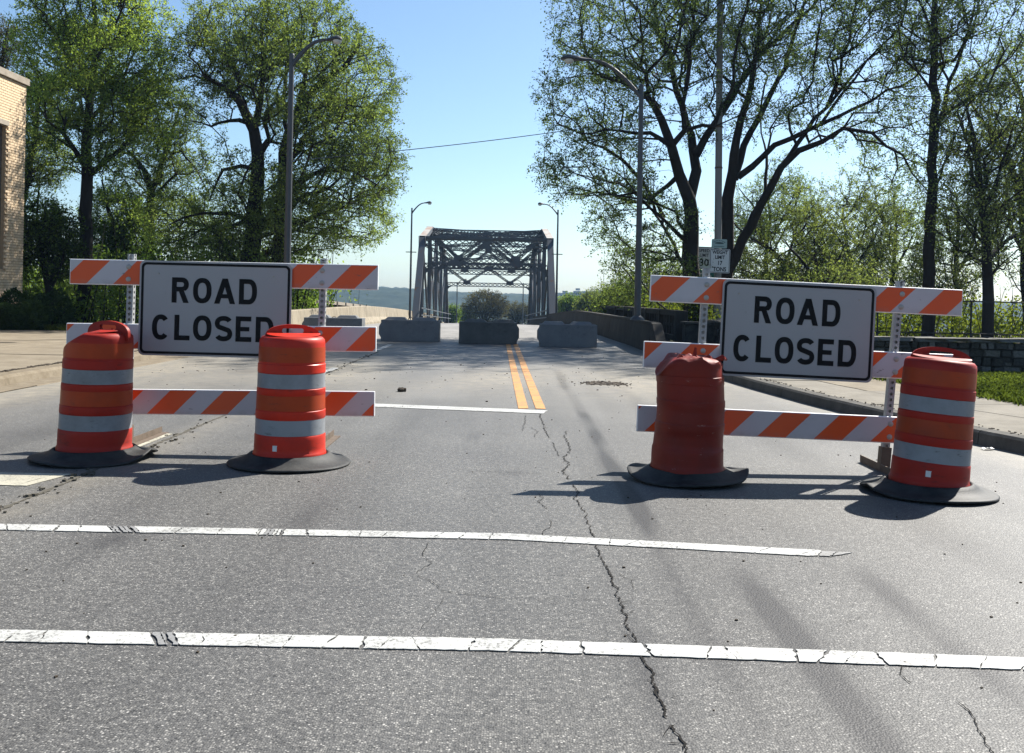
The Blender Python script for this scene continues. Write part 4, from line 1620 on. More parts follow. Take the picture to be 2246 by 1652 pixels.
# ------------------------------------------------------------------ building at the left edge
def build_building():
    X0 = -13.90          # the wall faces the road
    YF, YN, H = 27.05, 14.0, 7.0
    t = thing('brick_building', (X0, YF, 0), 'tan brick building at the left edge, with a stone coping and a tall dark window', 'building')
    ly = lambda y: y - YF
    wy0, wy1, wz0, wz1 = 22.4, 26.06, 1.75, 5.72     # the window opening, its far jamb in view
    mb = MB()
    # solid wall around the opening
    mb.box((-5.0, ly((wy1 + YF) / 2), H / 2), (9.98, YF - wy1, H))
    mb.box((-5.0, ly((YN + wy0) / 2), H / 2), (9.98, wy0 - YN, H))
    mb.box((-5.0, ly((wy0 + wy1) / 2), wz0 / 2), (9.98, wy1 - wy0 - 0.002, wz0))
    mb.box((-5.0, ly((wy0 + wy1) / 2), (wz1 + H) / 2), (9.98, wy1 - wy0 - 0.002, H - wz1))
    wall = mb.build('wall', M['brick_mortar'], t)
    # brick courses: headers and stretchers on the part of the wall in view
    rg = random.Random(9)
    course = 0.0745
    me = []
    for nm, L in (('brick_a', 0.203), ('brick_b', 0.203), ('brick_c', 0.203)):
        b = MB()
        b.box((0, 0, 0), (0.04, L - 0.011, course - 0.013))
        me.append(b.mesh('brick', M[nm], bevel=0.003, seg=1))
    n = 0
    rest = MB()
    z = 0.9
    k = 0
    while z < H - 0.05:
        y = YF - 0.002 - (0.1 if k % 2 else 0.0)
        first = True
        while y > 25.2:
            L = 0.203
            if first and k % 2 == 1:
                yc, sc = YF - 0.0508, 0.5
                y2 = YF - 0.102
            else:
                yc, sc = y - L / 2, 1.0
                y2 = y - L
            first = False
            inside = (wy0 < yc < wy1 + 0.05) and (wz0 - 0.04 < z < wz1 + 0.04)
            if not inside:
                loc = (0.0 + rg.uniform(-0.002, 0.002), ly(yc), z)
                if n < 300 and yc > 25.85:
                    o = link('brick', me[rg.choice((0, 0, 1, 2))], t, loc, (0, 0, 0))
                    if sc != 1.0: o.scale = (1, 0.5, 1)
                    n += 1
                else:
                    rest.box(loc, (0.04, 0.192 * sc, course - 0.013))
            y = y2
        z += course
        k += 1
    r = rest.build('brickwork', M['brick_a'], t)
    r['kind'] = 'stuff'
    mb = MB()
    mb.box((-5.0, ly((YN + YF) / 2) + 0.02, H + 0.075), (10.16, YF - YN + 0.12, 0.19))
    mb.build('coping', M['coping'], t, bevel=0.01)
    win = MB()
    win.box((-0.05, ly((wy0 + wy1) / 2), wz1 - 0.06 + 0.07), (0.22, wy1 - wy0 + 0.1, 0.14))
    win.build('lintel', M['coping'], t, bevel=0.008)
    win = MB()
    fx = -0.16
    for y in (wy1 - 0.05, (wy0 + wy1) / 2, wy0 + 0.05): win.box((fx, ly(y), (wz0 + wz1) / 2), (0.10, 0.09, wz1 - wz0 - 0.01))
    for zz in (wz0 + 0.05, 3.1, wz1 - 0.1): win.box((fx, ly((wy0 + wy1) / 2), zz), (0.094, wy1 - wy0 - 0.012, 0.084))
    w = win.build('window', M['window_frame'], t)
    g = MB()
    g.box((fx - 0.02, ly((wy0 + wy1) / 2), (wz0 + wz1) / 2), (0.012, wy1 - wy0 - 0.02, wz1 - wz0 - 0.02))
    g.build('pane', M['dark_glass'], w)


build_building()


# ------------------------------------------------------------------ stone garden wall on the right
def stone_mesh(seed, mat):
    """A roughly squared stone, unit sized."""
    rg = random.Random(seed)
    bm = bmesh.new()
    bmesh.ops.create_cube(bm, size=1.0)
    bmesh.ops.bevel(bm, geom=bm.edges[:], offset=0.09, segments=1, affect='EDGES')
    for v in bm.verts:
        v.co += Vector((rg.uniform(-.045, .045), rg.uniform(-.10, .10), rg.uniform(-.05, .05)))
    me = bpy.data.meshes.new('stone')
    bm.to_mesh(me)
    bm.free()
    me.materials.append(mat)
    return me


def build_stone_wall():
    Y0, XA, XB = 15.92, 5.35, 10.6
    t = thing('stone_wall', (XA, Y0, 0), 'low dry stone wall with pale flat capstones behind the grass on the right', 'wall')
    rg = random.Random(31)
    kinds = [stone_mesh(s, M['stone' if s % 3 else 'stone_light']) for s in range(9)]
    mb = MB()
    mb.box((2.65, 0.22, 0.32), (5.3, 0.26, 0.66))
    mb.box((0.16, 5.3, 0.32), (0.26, 9.8, 0.66))
    mb.build('core', M['mortar'], t)
    z = -0.02
    rows = [0.155, 0.135, 0.15, 0.125, 0.12]
    for h in rows:
        x = rg.uniform(-0.1, 0)
        while x < XB - XA:
            w = rg.uniform(0.10, 0.30)
            hh = h
            parts = [(h, 0)] if rg.random() > 0.22 else [(h * 0.5, 0), (h * 0.5, h * 0.5)]
            for ph, pz in parts:
                o = link('stone', rg.choice(kinds), t, (x + w / 2, 0.09 + rg.uniform(-0.02, 0.02), z + pz + ph / 2), (rg.uniform(-.03, .03), rg.uniform(-.05, .05), rg.uniform(-.06, .06)))
                o.scale = (w - rg.uniform(0.012, 0.035), rg.uniform(0.16, 0.24), ph - rg.uniform(0.008, 0.028))
            x += w
        z += h
    x = -0.08
    while x < XB - XA:
        w = rg.uniform(0.32, 0.62)
        o = link('capstone', kinds[rg.choice((0, 3, 6))], t, (x + w / 2, 0.21, z + 0.03 + rg.uniform(-.006, .006)), (rg.uniform(-.015, .015), rg.uniform(-.012, .012), 0))
        o.scale = (w - 0.012, 0.46, rg.uniform(0.06, 0.08))
        x += w
    # the return of the wall, running away along the footpath
    mb = MB()
    y = 0.5
    while y < 10.0:
        z2 = 0
        for h in (0.17, 0.18, 0.17, 0.16):
            mb.box((0.06 + rg.uniform(-.02, .02), y + 0.2, z2 + h / 2), (0.2, rg.uniform(0.33, 0.4), h - 0.012), Matrix.Rotation(rg.uniform(-.05, .05), 3, 'Z'))
            z2 += h
        mb.box((0.14, y + 0.2, z2 + 0.03), (0.44, 0.39, 0.06))
        y += 0.4
    r = mb.build('stonework', M['stone'], t, bevel=0.01, seg=1)
    r['kind'] = 'stuff'


build_stone_wall()


def build_fence():
    t = thing('rail_fence', (9.4, 24.5, 0), 'thin dark metal fence with one top rail between the trunks on the right', 'fence')
    for i in range(5):
        mb = MB()
        mb.tube([(i * 2.4, 0, 0), (i * 2.4, 0, 1.40)], 0.024, 8)
        mb.build('post', M['fence_dark'], t)
    for z in (1.38, 0.55):
        mb = MB()
        mb.tube([(0, 0, z), (4.8, 0.02, z - 0.02), (9.6, 0, z)], 0.016, 6)
        mb.build('rail', M['fence_dark'], t)


build_fence()


# ------------------------------------------------------------------ big sign lettering (bold highway capitals)
def supell(cx, cy, rx, ry, a0, a1, n, e=2.35):
    pts = []
    for i in range(n + 1):
        a = R(a0 + (a1 - a0) * i / n)
        c, s = math.cos(a), math.sin(a)
        pts.append((cx + rx * math.copysign(abs(c) ** (2 / e), c), cy + ry * math.copysign(abs(s) ** (2 / e), s)))
    return pts


def stroke(path, w):
    L, Rr = [], []
    for i, p in enumerate(path):
        a = Vector(path[min(i + 1, len(path) - 1)]) - Vector(path[max(i - 1, 0)])
        a.normalize()
        n = Vector((-a.y, a.x)) * w / 2
        L.append((p[0] + n.x, p[1] + n.y))
        Rr.append((p[0] - n.x, p[1] - n.y))
    return [L + Rr[::-1]]


def glyph(ch, w, h, s):
    """Contours of a capital, x from 0 to w, y from 0 to h, stroke s."""
    if ch == 'O':
        return [supell(w / 2, h / 2, w / 2, h / 2, 0, 350, 35), supell(w / 2, h / 2, w / 2 - s, h / 2 - s, 0, 350, 35)]
    if ch == 'D':
        k = w * 0.42
        out = [(0, 0), (w - k * 1.15, 0)] + supell(w - k * 1.15, h / 2, k * 1.15, h / 2, -90, 90, 22, 2.3) + [(0, h)]
        i = [(s, s), (w - k * 1.15, s)] + supell(w - k * 1.15, h / 2, k * 1.15 - s, h / 2 - s, -90, 90, 22, 2.3) + [(s, h - s)]
        return [out, i]
    if ch == 'R':
        bh = h * 0.56
        cy = h - bh / 2
        k = bh / 2
        out = [(0, 0), (0, h), (w - k, h)] + supell(w - k, cy, k * 0.97, bh / 2, 88, -60, 16, 2.1)
        out += [(w * 0.70, h - bh + 0.01), (w, 0), (w - s * 1.12, 0), (w * 0.42, h - bh), (s, h - bh), (s, 0)]
        i = [(s, h - s), (w - k, h - s)] + supell(w - k, cy, k * 0.97 - s, bh / 2 - s, 88, -88, 14, 2.1) + [(s, h - bh + s)]
        return [out, i]
    if ch == 'A':
        b = s * 0.56
        cb0, cb1 = h * 0.22, h * 0.22 + s * 0.85
        sl = (w / 2 - b) / h            # outer edge slope
        xi = lambda y: s * 1.10 + sl * y    # inner edge of the left leg
        out = [(0, 0), (w / 2 - b, h), (w / 2 + b, h), (w, 0), (w - s * 1.10, 0), (w - xi(cb0), cb0), (xi(cb0), cb0), (s * 1.10, 0)]
        ya = (w / 2 - s * 1.10) / sl
        i = [(xi(cb1), cb1), (w - xi(cb1), cb1), (w / 2, min(ya, h * 0.86))]
        return [out, i]
    if ch == 'C':
        return stroke(supell(w / 2 + 0.004, h / 2, w / 2 - s / 2, h / 2 - s / 2, 42, 318, 36, 2.3), s)
    if ch == 'L':
        return [[(0, 0), (w, 0), (w, s), (s, s), (s, h), (0, h)]]
    if ch == 'E':
        m0, m1 = h / 2 - s * 0.45, h / 2 + s * 0.45
        return [[(0, 0), (w, 0), (w, s), (s, s), (s, m0), (w * 0.86, m0), (w * 0.86, m1), (s, m1), (s, h - s), (w * 0.97, h - s), (w * 0.97, h), (0, h)]]
    if ch == 'S':
        r = h / 4
        path = supell(w / 2, h - r - s * 0.22, w / 2 - s / 2, r - s * 0.28, 25, 245, 22, 2.2)
        lower = supell(w / 2, r + s * 0.22, w / 2 - s / 2, r - s * 0.28, 65, -155, 22, 2.2)
        return stroke(path[:-2] + lower[2:], s)


WORD = {1: [('R', -.348, .136), ('O', -.179, .147), ('A', -.009, .167), ('D', .188, .143)],
        2: [('C', -.503, .138), ('L', -.321, .123), ('O', -.172, .147), ('S', .001, .141), ('E', .168, .127), ('D', .328, .143)]}


# ------------------------------------------------------------------ barricades
def perforated_post(h, top_pair=False):
    """Square steel tube, its front and right faces pierced every 25 mm."""
    w = 0.052
    mb = MB()
    pitch, r = 0.0254 * 1.75, 0.0125
    for face in (0, 1):
        z = 0.0
        while z < h - 0.001:
            z2 = min(z + pitch, h)
            c = (0.0, (z + z2) / 2)
            oct_ = [(c[0] + r * math.cos(a), c[1] + r * math.sin(a)) for a in np.linspace(math.pi / 8, 2 * math.pi + math.pi / 8, 8, endpoint=False)]
            sq = [(w / 2, c[1] + r), (r, z2), (-r, z2), (-w / 2, c[1] + r), (-w / 2, c[1] - r), (-r, z), (r, z), (w / 2, c[1] - r)]
            sq[0] = (w / 2, z2); sq[3] = (-w / 2, z2); sq[4] = (-w / 2, z); sq[7] = (w / 2, z)
            T = (lambda a: (a[0], -w / 2, a[1])) if face == 0 else (lambda a: (w / 2, a[0], a[1]))
            pts = [T(a) for a in oct_] + [T(a) for a in sq]
            fs = [(i, (i + 1) % 8, 8 + (i + 1) % 8, 8 + i) for i in range(8)]
            mb.poly(pts, fs)
            z = z2
    mb.poly([(-w / 2, -w / 2, 0), (-w / 2, w / 2, 0), (w / 2, w / 2, 0), (-w / 2, -w / 2, h), (-w / 2, w / 2, h), (w / 2, w / 2, h)], [(0, 1, 4, 3), (1, 2, 5, 4)])
    return mb


def build_barricade(Y, rails, posts, sign, label, sign_label, feet, yaw=0.0):
    """rails: ((x,y) left top, (x,y) right top, stripe start); posts: (top px, foot px); sign: four numbers px."""
    foot = [P(*p[1], Y) for p in posts]
    cx = sum(f.x for f in foot) / 2
    root = thing('barricade', (cx, Y, 0), label, 'barricade', 'striped road barricades', (0, 0, R(yaw)))
    o = Vector((cx, Y, 0))
    axes = []
    for (l, r, st) in rails:
        a, b = P(*l, Y), P(*r, Y)
        L = (b - a).length
        tilt = math.atan2(-(b.z - a.z), b.x - a.x)
        h = 0.203
        # pivot at the lower left corner of the rail
        down = Vector((math.sin(-tilt), 0, -math.cos(tilt))) * h
        p = a + down - o
        mb = MB()
        mb.box((L / 2, 0.0, h / 2), (L, 0.028, h))
        rail = mb.build('rail', M['rail_plastic'], root, bevel=0.006, loc=p, rot=(0, tilt, 0))
        mb = MB()
        mb.box((L / 2, -0.0152, h / 2), (L - 0.014, 0.002, h - 0.014))
        s = mb.build('sheeting', M['striped_sheeting'], rail)
        s['stripe_start'] = float(st)
        axes.append((a, b, tilt, h))
    for (tp, ft), (f0, f1) in zip(posts, feet):
        a, b = P(*ft, Y), P(*tp, Y)
        a = a + (b - a).normalized() * (0.0 - a.z) / ((b - a).normalized().z)
        H = (b - a).length
        rot = math.atan2(b.x - a.x, b.z - a.z)
        perforated_post(H).build('post', M['galvanised'], root, loc=(a.x - o.x, 0.045, 0.0), rot=(0, rot, 0))
        # angle iron foot and its socket
        mb = MB()
        mb.box((0, (f0 + f1) / 2, 0.006), (0.065, f1 - f0, 0.008))
        mb.box((-0.0295, (f0 + f1) / 2, 0.036), (0.006, f1 - f0, 0.05))
        mb.build('foot', M['rusty_steel'], root, loc=(a.x - o.x, 0.045, 0))
        mb = MB()
        for dx, dy, wx, wy in ((-.0335, 0, .007, .074), (.0335, 0, .007, .074), (0, -.0335, .06, .007), (0, .0335, .06, .007)):
            mb.box((dx, dy, 0.10), (wx, wy, 0.18))
        mb.build('socket', M['rusty_steel'], root, loc=(a.x - o.x, 0.045, 0), rot=(0, rot, 0))
        # bolts where the post crosses each rail
        for (ra, rb, tilt, h) in axes:
            for f_ in (0.27, 0.76):
                zc = None
                t = (ra.z - a.z) / (b.z - a.z)
                for _ in range(3):
                    x = a.x + (b.x - a.x) * t
                    zt = ra.z + (rb.z - ra.z) * (x - ra.x) / (rb.x - ra.x) - h * f_
                    t = (zt - a.z) / (b.z - a.z)
                mb = MB()
                mb.tube([(0, 0.004, 0), (0, -0.004, 0), (0, -0.009, 0)], [0.021, 0.020, 0.013], 14)
                mb.build('bolt', M['bolt_steel'], root, loc=(x - o.x, -0.0175, zt - o.z), smooth=True)
    # the sign
    (x0, y0), (x1, y1), (x2, y2) = sign     # top left, top right, bottom left
    a, b, c = P(x0, y0, Y), P(x1, y1, Y), P(x2, y2, Y)
    tilt = math.atan2(-(b.z - a.z), b.x - a.x)
    w, h = (b - a).length, (c - a).length
    ctr = (b + c) / 2
    sg = thing('road_closed_sign', Vector((ctr.x, Y - 0.034, ctr.z)), sign_label, 'sign', 'ROAD CLOSED signs', (0, tilt, R(yaw)))
    mb = MB()
    mb.prism(rrect(w, h, 0.045), 'y', -0.0015, 0.0015)
    mb.build('plate', M['sign_white'], sg)
    me = outline_mesh([rrect(w - 0.030, h - 0.030, 0.040), rrect(w - 0.068, h - 0.068, 0.026)])
    me.materials.clear()
    me.materials.append(M['sign_black'])
    link('border', me, sg, (0, -0.0026, 0), UPRIGHT)
    for row, zc in ((1, 0.148), (2, -0.152)):
        for ch, x, gw in WORD[row]:
            k = w / 1.215
            cs = [[(px * k + x * k, py - 0.1015) for px, py in ct] for ct in glyph(ch, gw, 0.203, 0.0385)]
            put_print(outline_mesh(cs), M['sign_black'], sg, (0, -0.0028, zc))
    for dx in (-0.46, 0.46):
        mb = MB()
        mb.tube([(0, 0.003, 0), (0, -0.005, 0)], [0.007, 0.006], 10)
        mb.build('bolt', M['bolt_steel'], sg, loc=(dx, -0.002, h / 2 - 0.105))
    return root


build_barricade(7.68,
                [((155, 568), (830.5, 581.5), -0.0865), ((147, 708.5), (826, 717), 2.24 - 0.431 * 6), ((141, 852), (822.5, 858.5), 0.664 - 0.431 * 2)],
                [((285, 557), (273, 1000)), ((708.5, 568), (694, 1000))],
                ((312, 571.0), (644.5, 579.5), (305, 778)),
                'orange and white striped barricade on the left, standing level', 'ROAD CLOSED sign on the left barricade, its corner hidden by a drum', ((-0.045, 0.85), (-0.045, 0.85)))
build_barricade(7.30,
                [((1427, 603), (2111, 636), 0.106 - 0.2155), ((1412, 748), (2099, 778), 0.162), ((1398, 888), (2086, 920), 0.054)],
                [((1552, 588), (1525, 1034)), ((1979.5, 617), (1941, 1046))],
                ((1583, 612.0), (1918.5, 629.5), (1574, 822)),
                'orange and white striped barricade on the right, leaning over sideways', 'ROAD CLOSED sign on the leaning right barricade, fully readable', ((-0.045, 0.85), (-0.27, 0.40)))


# ------------------------------------------------------------------ drums
PROFILE = [  # radius, height of the barrel from the ground up
    (0.270, 0.03), (0.272, 0.085), (0.268, 0.10), (0.264, 0.105), (0.262, 0.225), (0.259, 0.232),
    (0.256, 0.236), (0.255, 0.352), (0.259, 0.358), (0.258, 0.412),
    (0.253, 0.416), (0.251, 0.530), (0.254, 0.535), (0.253, 0.575),
    (0.248, 0.579), (0.247, 0.690), (0.251, 0.695), (0.250, 0.755),
    (0.245, 0.760), (0.243, 0.885), (0.243, 0.915), (0.238, 0.940), (0.222, 0.957), (0.190, 0.964), (0.001, 0.968)]
BANDS = [(0.236, 0.350, 'band_white'), (0.419, 0.528, 'band_orange'), (0.582, 0.688, 'band_white'), (0.775, 0.885, 'band_orange')]


def prof_r(z):
    for (r0, z0), (r1, z1) in zip(PROFILE[:-1], PROFILE[1:]):
        if z0 <= z <= z1: return r0 + (r1 - r0) * ((z - z0) / max(1e-6, z1 - z0))
    return PROFILE[-1][0]


def build_drum(loc, rot, label, plast, handle_turn, ring_r=0.46, bands=True, fn=None, scale=1.0, turn=0.0, sticker=None, wave=0.012, wave_seed=0, flap=None, handle_shift=None, handle_w=1.0):
    t = thing('traffic_drum', loc, label, 'traffic drum', 'orange drums before the barricades', (0, 0, 0))
    body_rot = Matrix.Rotation(rot[1], 3, 'Y') @ Matrix.Rotation(rot[0], 3, 'X')

    def warp(p):
        p = Vector(p)
        if fn: p = fn(p)
        return body_rot @ (p * scale)
    mb = MB()
    prof = []
    for (r0, z0), (r1, z1) in zip(PROFILE[:-1], PROFILE[1:]):   # subdivide for dents
        n = max(1, int((z1 - z0) / 0.03), int(abs(r1 - r0) / 0.04))
        for i in range(n): prof.append((r0 + (r1 - r0) * i / n, z0 + (z1 - z0) * i / n))
    prof.append(PROFILE[-1])
    mb.lathe(prof, 64, fn=warp)
    mb.build('barrel', M[plast], t, smooth=True)
    if bands:
        for z0, z1, mt in BANDS:
            mb = MB()
            n = 5
            pr = [(prof_r(z0) + 0.0006, z0)] + [(prof_r(z0 + (z1 - z0) * i / n) + 0.0024, z0 + (z1 - z0) * i / n) for i in range(n + 1)] + [(prof_r(z1) + 0.0006, z1)]
            mb.lathe(pr, 64, fn=warp)
            mb.build('band', M[mt], t, smooth=True)
    # carrying handle: an arched web across the lid, pierced by a slot
    if bands:
        hw, hh, z0 = 0.205, 0.105, 0.925
        outer, slot = [], []
        for i in range(25):
            a = math.pi * i / 24
            outer.append((hw * math.cos(a), z0 + 0.02 + hh * math.sin(a) ** 0.72))
        outer = [(hw, z0 - 0.02)] + outer + [(-hw, z0 - 0.02)]
        sw, s0, s1 = 0.082, z0 + 0.058, z0 + 0.094
        th = 0.026
        rim = rrect(2 * sw, s1 - s0, 0.015, 4)
        slot = [(x, y + (s0 + s1) / 2) for x, y in rim]
        me = outline_mesh([outer, slot], th / 2)
        bm = bmesh.new()
        bm.from_mesh(me)
        hz = Matrix.Rotation(handle_turn, 3, 'Z')
        for v in bm.verts:
            q = hz @ Vector((v.co.x * handle_w, -v.co.z, v.co.y))
            if handle_shift: q2 = body_rot @ ((q + Vector(handle_shift)) * scale)
            else: q2 = warp(q)
            v.co = q2
        bm.to_mesh(me)
        bm.free()
        me.materials.clear()
        me.materials.append(M[plast])
        link('handle', me, t)
        # the half-moon step in the lid in front of the handle
        mb = MB()
        n = 18
        arc = [(0.205 * math.cos(a), 0.205 * math.sin(a)) for a in np.linspace(math.pi * 1.03, math.pi * 1.97, n)]
        top, bot = [], []
        for x, y in arc:
            dpt = max(0, min(1, (-y) / 0.2))
            top.append((x, y, 0.962 + 0.020 * (1 - dpt)))
        inner = [(0.2 * math.cos(a), -0.035, 0.985) for a in np.linspace(math.pi, 2 * math.pi, n)]
        pts = [warp(hz @ Vector(p)) for p in top] + [warp(hz @ Vector(p)) for p in inner] + [warp(hz @ Vector((p[0], p[1], 0.955))) for p in inner]
        mb.poly(pts, [(i, i + 1, n + i + 1, n + i) for i in range(n - 1)] + [(n + i, n + i + 1, 2 * n + i + 1, 2 * n + i) for i in range(n - 1)])
        mb.build('lid_step', M[plast], t, smooth=True)
        for sx in (-1, 1):
            mb = MB()
            q = [warp(hz @ Vector((sx * 0.135 + 0.012 * math.cos(a), -0.0142, z0 + 0.062 + 0.012 * math.sin(a)))) for a in np.linspace(0, 6.283, 10, endpoint=False)]
            mb.poly(q, [tuple(range(10))])
            mb.build('bolt_hole', M['drum_orange' if plast != 'drum_orange' else 'drum_red'], t)
    if sticker:
        a, z = sticker
        mb = MB()
        r = prof_r(z) + 0.001
        q = []
        for da, dz in ((-.07, -.022), (.06, -.022), (.06, .012), (.07, .020), (-.07, .020)):
            q.append(warp(Vector((r * math.cos(a + da), r * math.sin(a + da), z + dz))))
        mb.poly(q, [tuple(range(5))])
        mb.build('sticker', M['sticker'], t)
    # ring cut from a tyre that holds the drum down
    rs = np.random.default_rng(wave_seed)
    ph = rs.uniform(0, 6.28, 4)
    k = ring_r / 0.46

    def wob(p):
        a = math.atan2(p.y, p.x)
        r = math.hypot(p.x, p.y)
        f_ = max(0, (r - 0.29 * k) / (0.17 * k))
        lift = wave * f_ * (1 + 0.9 * math.sin(2 * a + ph[0]) + 0.6 * math.sin(3 * a + ph[1]))
        if flap:
            d = abs((a - flap[0] + math.pi) % (2 * math.pi) - math.pi)
            lift += flap[1] * f_ * max(0.0, 1 - d / 0.6) ** 1.5
        sx = 1 + 0.02 * math.sin(2 * a + ph[2])
        return Vector((p.x * sx, p.y * sx, p.z + max(0, lift)))
    mb = MB()
    pr = [(0.276, 0.004), (0.278, 0.078), (0.286, 0.086), (0.298, 0.083), (0.318, 0.066), (0.345, 0.046), (0.385, 0.031), (0.425, 0.023), (0.450, 0.019), (0.459, 0.012), (0.456, 0.004), (0.43, 0.001), (0.3, 0.001), (0.276, 0.004)]
    mb.lathe([(r * k, z) for r, z in pr], 72, fn=wob)
    mb.build('tyre_ring', M['rubber'], t, smooth='all')
    return t


def crush_one(p):
    # upper left of the barrel knocked in: a slope from the shoulder up to the handle
    lim = 0.800 + (p.x + 0.27) * 0.62
    if p.z > lim and p.x < 0.02:
        over = p.z - lim
        p = Vector((p.x + over * 0.18, p.y * (1 - 0.25 * over), lim + over * 0.10 + 0.006 * math.sin(p.y * 25)))
    return p


def crush_three(p):
    n = noise.noise((p.x * 4 + 3, p.y * 4, p.z * 3))
    q = p.copy()
    r = math.hypot(p.x, p.y)
    if r > 0.02:
        d = 0.020 * n
        q.x += p.x / r * d
        q.y += p.y / r * d
    # flattened cross-section and torn, folded top
    q.x *= 0.965
    if p.z > 0.74:
        k = (p.z - 0.74) / 0.23
        lim = 0.735 + 0.155 * fold((p.x + 0.27) / 0.15) - 0.03 * fold((p.x - 0.05) / 0.2)
        lim += 0.030 * noise.noise((p.x * 9, p.y * 9, 1.7)) + 0.015 * noise.noise((p.x * 21, p.y * 21, 4.7))
        q.z = 0.74 + (max(lim, 0.74) - 0.74) * k
        q.x += -0.012 * k + 0.02 * k * noise.noise((p.x * 7, p.y * 7, p.z * 9))
        q.y += 0.03 * k * noise.noise((p.x * 6 + 9, p.y * 6, p.z * 8))
    return q


build_drum((-3.16, 7.27, 0), (0, R(1.4), 0), 'orange drum at the far left with its top left side knocked in', 'drum_red', R(-22), 0.462, fn=crush_one, wave=0.010, wave_seed=3, flap=(R(-5), 0.055), handle_shift=(0.07, 0.0, 0.0), handle_w=0.98)
build_drum((-1.658, 7.21, 0), (0, R(0.4), 0), 'intact bright orange drum covering the D of the left sign', 'drum_orange', R(22), 0.462, sticker=(R(-101), 0.150), wave=0.004, wave_seed=5)
d3 = build_drum((1.29, 6.89, 0), (0, R(1.2), 0), 'battered dark red drum without bands, its top crumpled, before the right barricade', 'old_drum', 0.0, 0.425, bands=False, fn=crush_three, wave=0.022, wave_seed=8, flap=(R(-8), 0.05))
# the torn tab of plastic sticking up from its crumpled lid
mb = MB()
mb.poly([(0.005, -0.05, 0.84), (0.050, -0.02, 0.84), (0.048, -0.02, 0.945), (0.030, -0.035, 0.955), (0.005, -0.04, 0.86), (0.012, -0.03, 0.84), (0.052, 0.0, 0.84), (0.052, -0.005, 0.945)], [(0, 1, 2, 3, 4), (1, 6, 7, 2), (5, 6, 7, 3)])
mb.build('torn_tab', M['old_drum'], d3)
mb = MB()
rg_ = random.Random(4)
for i in range(4):
    x0 = -0.17 + 0.1 * i
    mb.tube([(x0, -0.16 + 0.03 * i, 0.80 + 0.015 * i), (x0 + 0.09, -0.09, 0.885), (x0 + 0.14, 0.02, 0.865)], [0.012, 0.022, 0.01], 7)
mb.build('fold', M['old_drum'], d3, smooth=True)
build_drum((2.89, 6.57, 0), (R(-1.0), R(4.9), 0), 'orange drum at the far right, leaning slightly to the right', 'drum_red', R(-14), 0.452, scale=0.955, sticker=(R(-116), 0.16), wave=0.008, wave_seed=13, flap=(R(185), 0.04))


# ------------------------------------------------------------------ litter, clods and dirt on the road
def build_debris():
    rg = random.Random(17)
    # long low heap of mud in the right lane
    c = G(1328, 842)
    mb = MB()
    for _ in range(150):
        x, y = c.x + rg.gauss(0, 0.20), c.y + rg.gauss(0, 0.16)
        s = rg.uniform(0.006, 0.028)
        mb.box((x, y, s * 0.25), (s * 1.4, s, s * 0.6), Matrix.Rotation(rg.uniform(0, 3), 3, 'Z'))
    hb = MB()
    nr = 26
    for a in range(nr):
        for b_ in range(10):
            u, v_ = a / (nr - 1) * 2 - 1, b_ / 9 * 2 - 1
            e = max(0, 1 - u * u - v_ * v_)
            hb.v.append((c.x + u * 0.30 + 0.02 * rg.uniform(-1, 1), c.y + v_ * 0.20 + 0.04 * rg.uniform(-1, 1), 0.003 + e ** 0.6 * rg.uniform(0.006, 0.042)))
    for a in range(nr - 1):
        for b_ in range(9):
            hb.f.append((a * 10 + b_, a * 10 + b_ + 1, (a + 1) * 10 + b_ + 1, (a + 1) * 10 + b_))
            hb.mi.append(0)
    tag(hb.build('mud_patch', M['mud']), 'long low patch of dried mud in the right lane behind the right barricade', 'mud patch')
    tag(mb.build('mud_crumbs', M['mud'], bevel=0.004, seg=1), kind='stuff')
    # scattered crumbs
    mb = MB()
    for _ in range(300):
        y = rg.uniform(11.5, 22)
        x = rg.uniform(-5.8, 2.8)
        if rg.random() < 0.55: y = rg.gauss(15.2, 1.3)
        s = rg.uniform(0.004, 0.004 + 0.018 * rg.random())
        mb.box((x, y, s * 0.3), (s * 1.3, s, s * 0.7), Matrix.Rotation(rg.uniform(0, 3), 3, 'Z'))
    for _ in range(160):
        s = rg.uniform(0.004, 0.010)
        mb.box((rg.uniform(-4, 3.6), rg.uniform(3, 11), s * 0.3), (s * 1.3, s, s * 0.7), Matrix.Rotation(rg.uniform(0, 3), 3, 'Z'))
    tag(mb.build('crumbs', M['mud']), kind='stuff')
    # clods one can point at
    for (x, y, s, lab) in ((881, 859, 0.075, 'dark clod of earth on the asphalt right of the left barricade'), (1010, 856, 0.03, None), (560, 853, 0.04, None)):
        if not lab: continue
        p = G(x, y)
        mb = MB()
        for _ in range(5): mb.box((rg.uniform(-s, s) * .4, rg.uniform(-s, s) * .4, s * .3), (s * .9, s * .7, s * .7), Matrix.Rotation(rg.uniform(0, 3), 3, (rg.uniform(-.3, .3), rg.uniform(-.3, .3), 1)))
        tag(mb.build('clod', M['mud'], loc=p, bevel=0.008, seg=1), lab, 'clod')
    # crumpled papers by the right kerb
    for (x, y, w, lab) in ((1703, 866, 0.10, 'small crumpled white wrapper at the kerb under the right sign'), (2166, 987, 0.10, 'flat white scrap of paper by the kerb beside the far right drum')):
        p = G(x, y)
        mb = MB()
        n = 5
        pts = [(w * (i / (n - 1) - .5), w * .6 * (j / 2 - .5), 0.006 + 0.018 * rg.random()) for j in range(3) for i in range(n)]
        mb.poly(pts + [(a, b, c - 0.003) for a, b, c in pts], [(j * n + i, j * n + i + 1, (j + 1) * n + i + 1, (j + 1) * n + i) for j in range(2) for i in range(n - 1)])
        tag(mb.build('paper_scrap', M['litter'], loc=p), lab, 'litter')


build_debris()


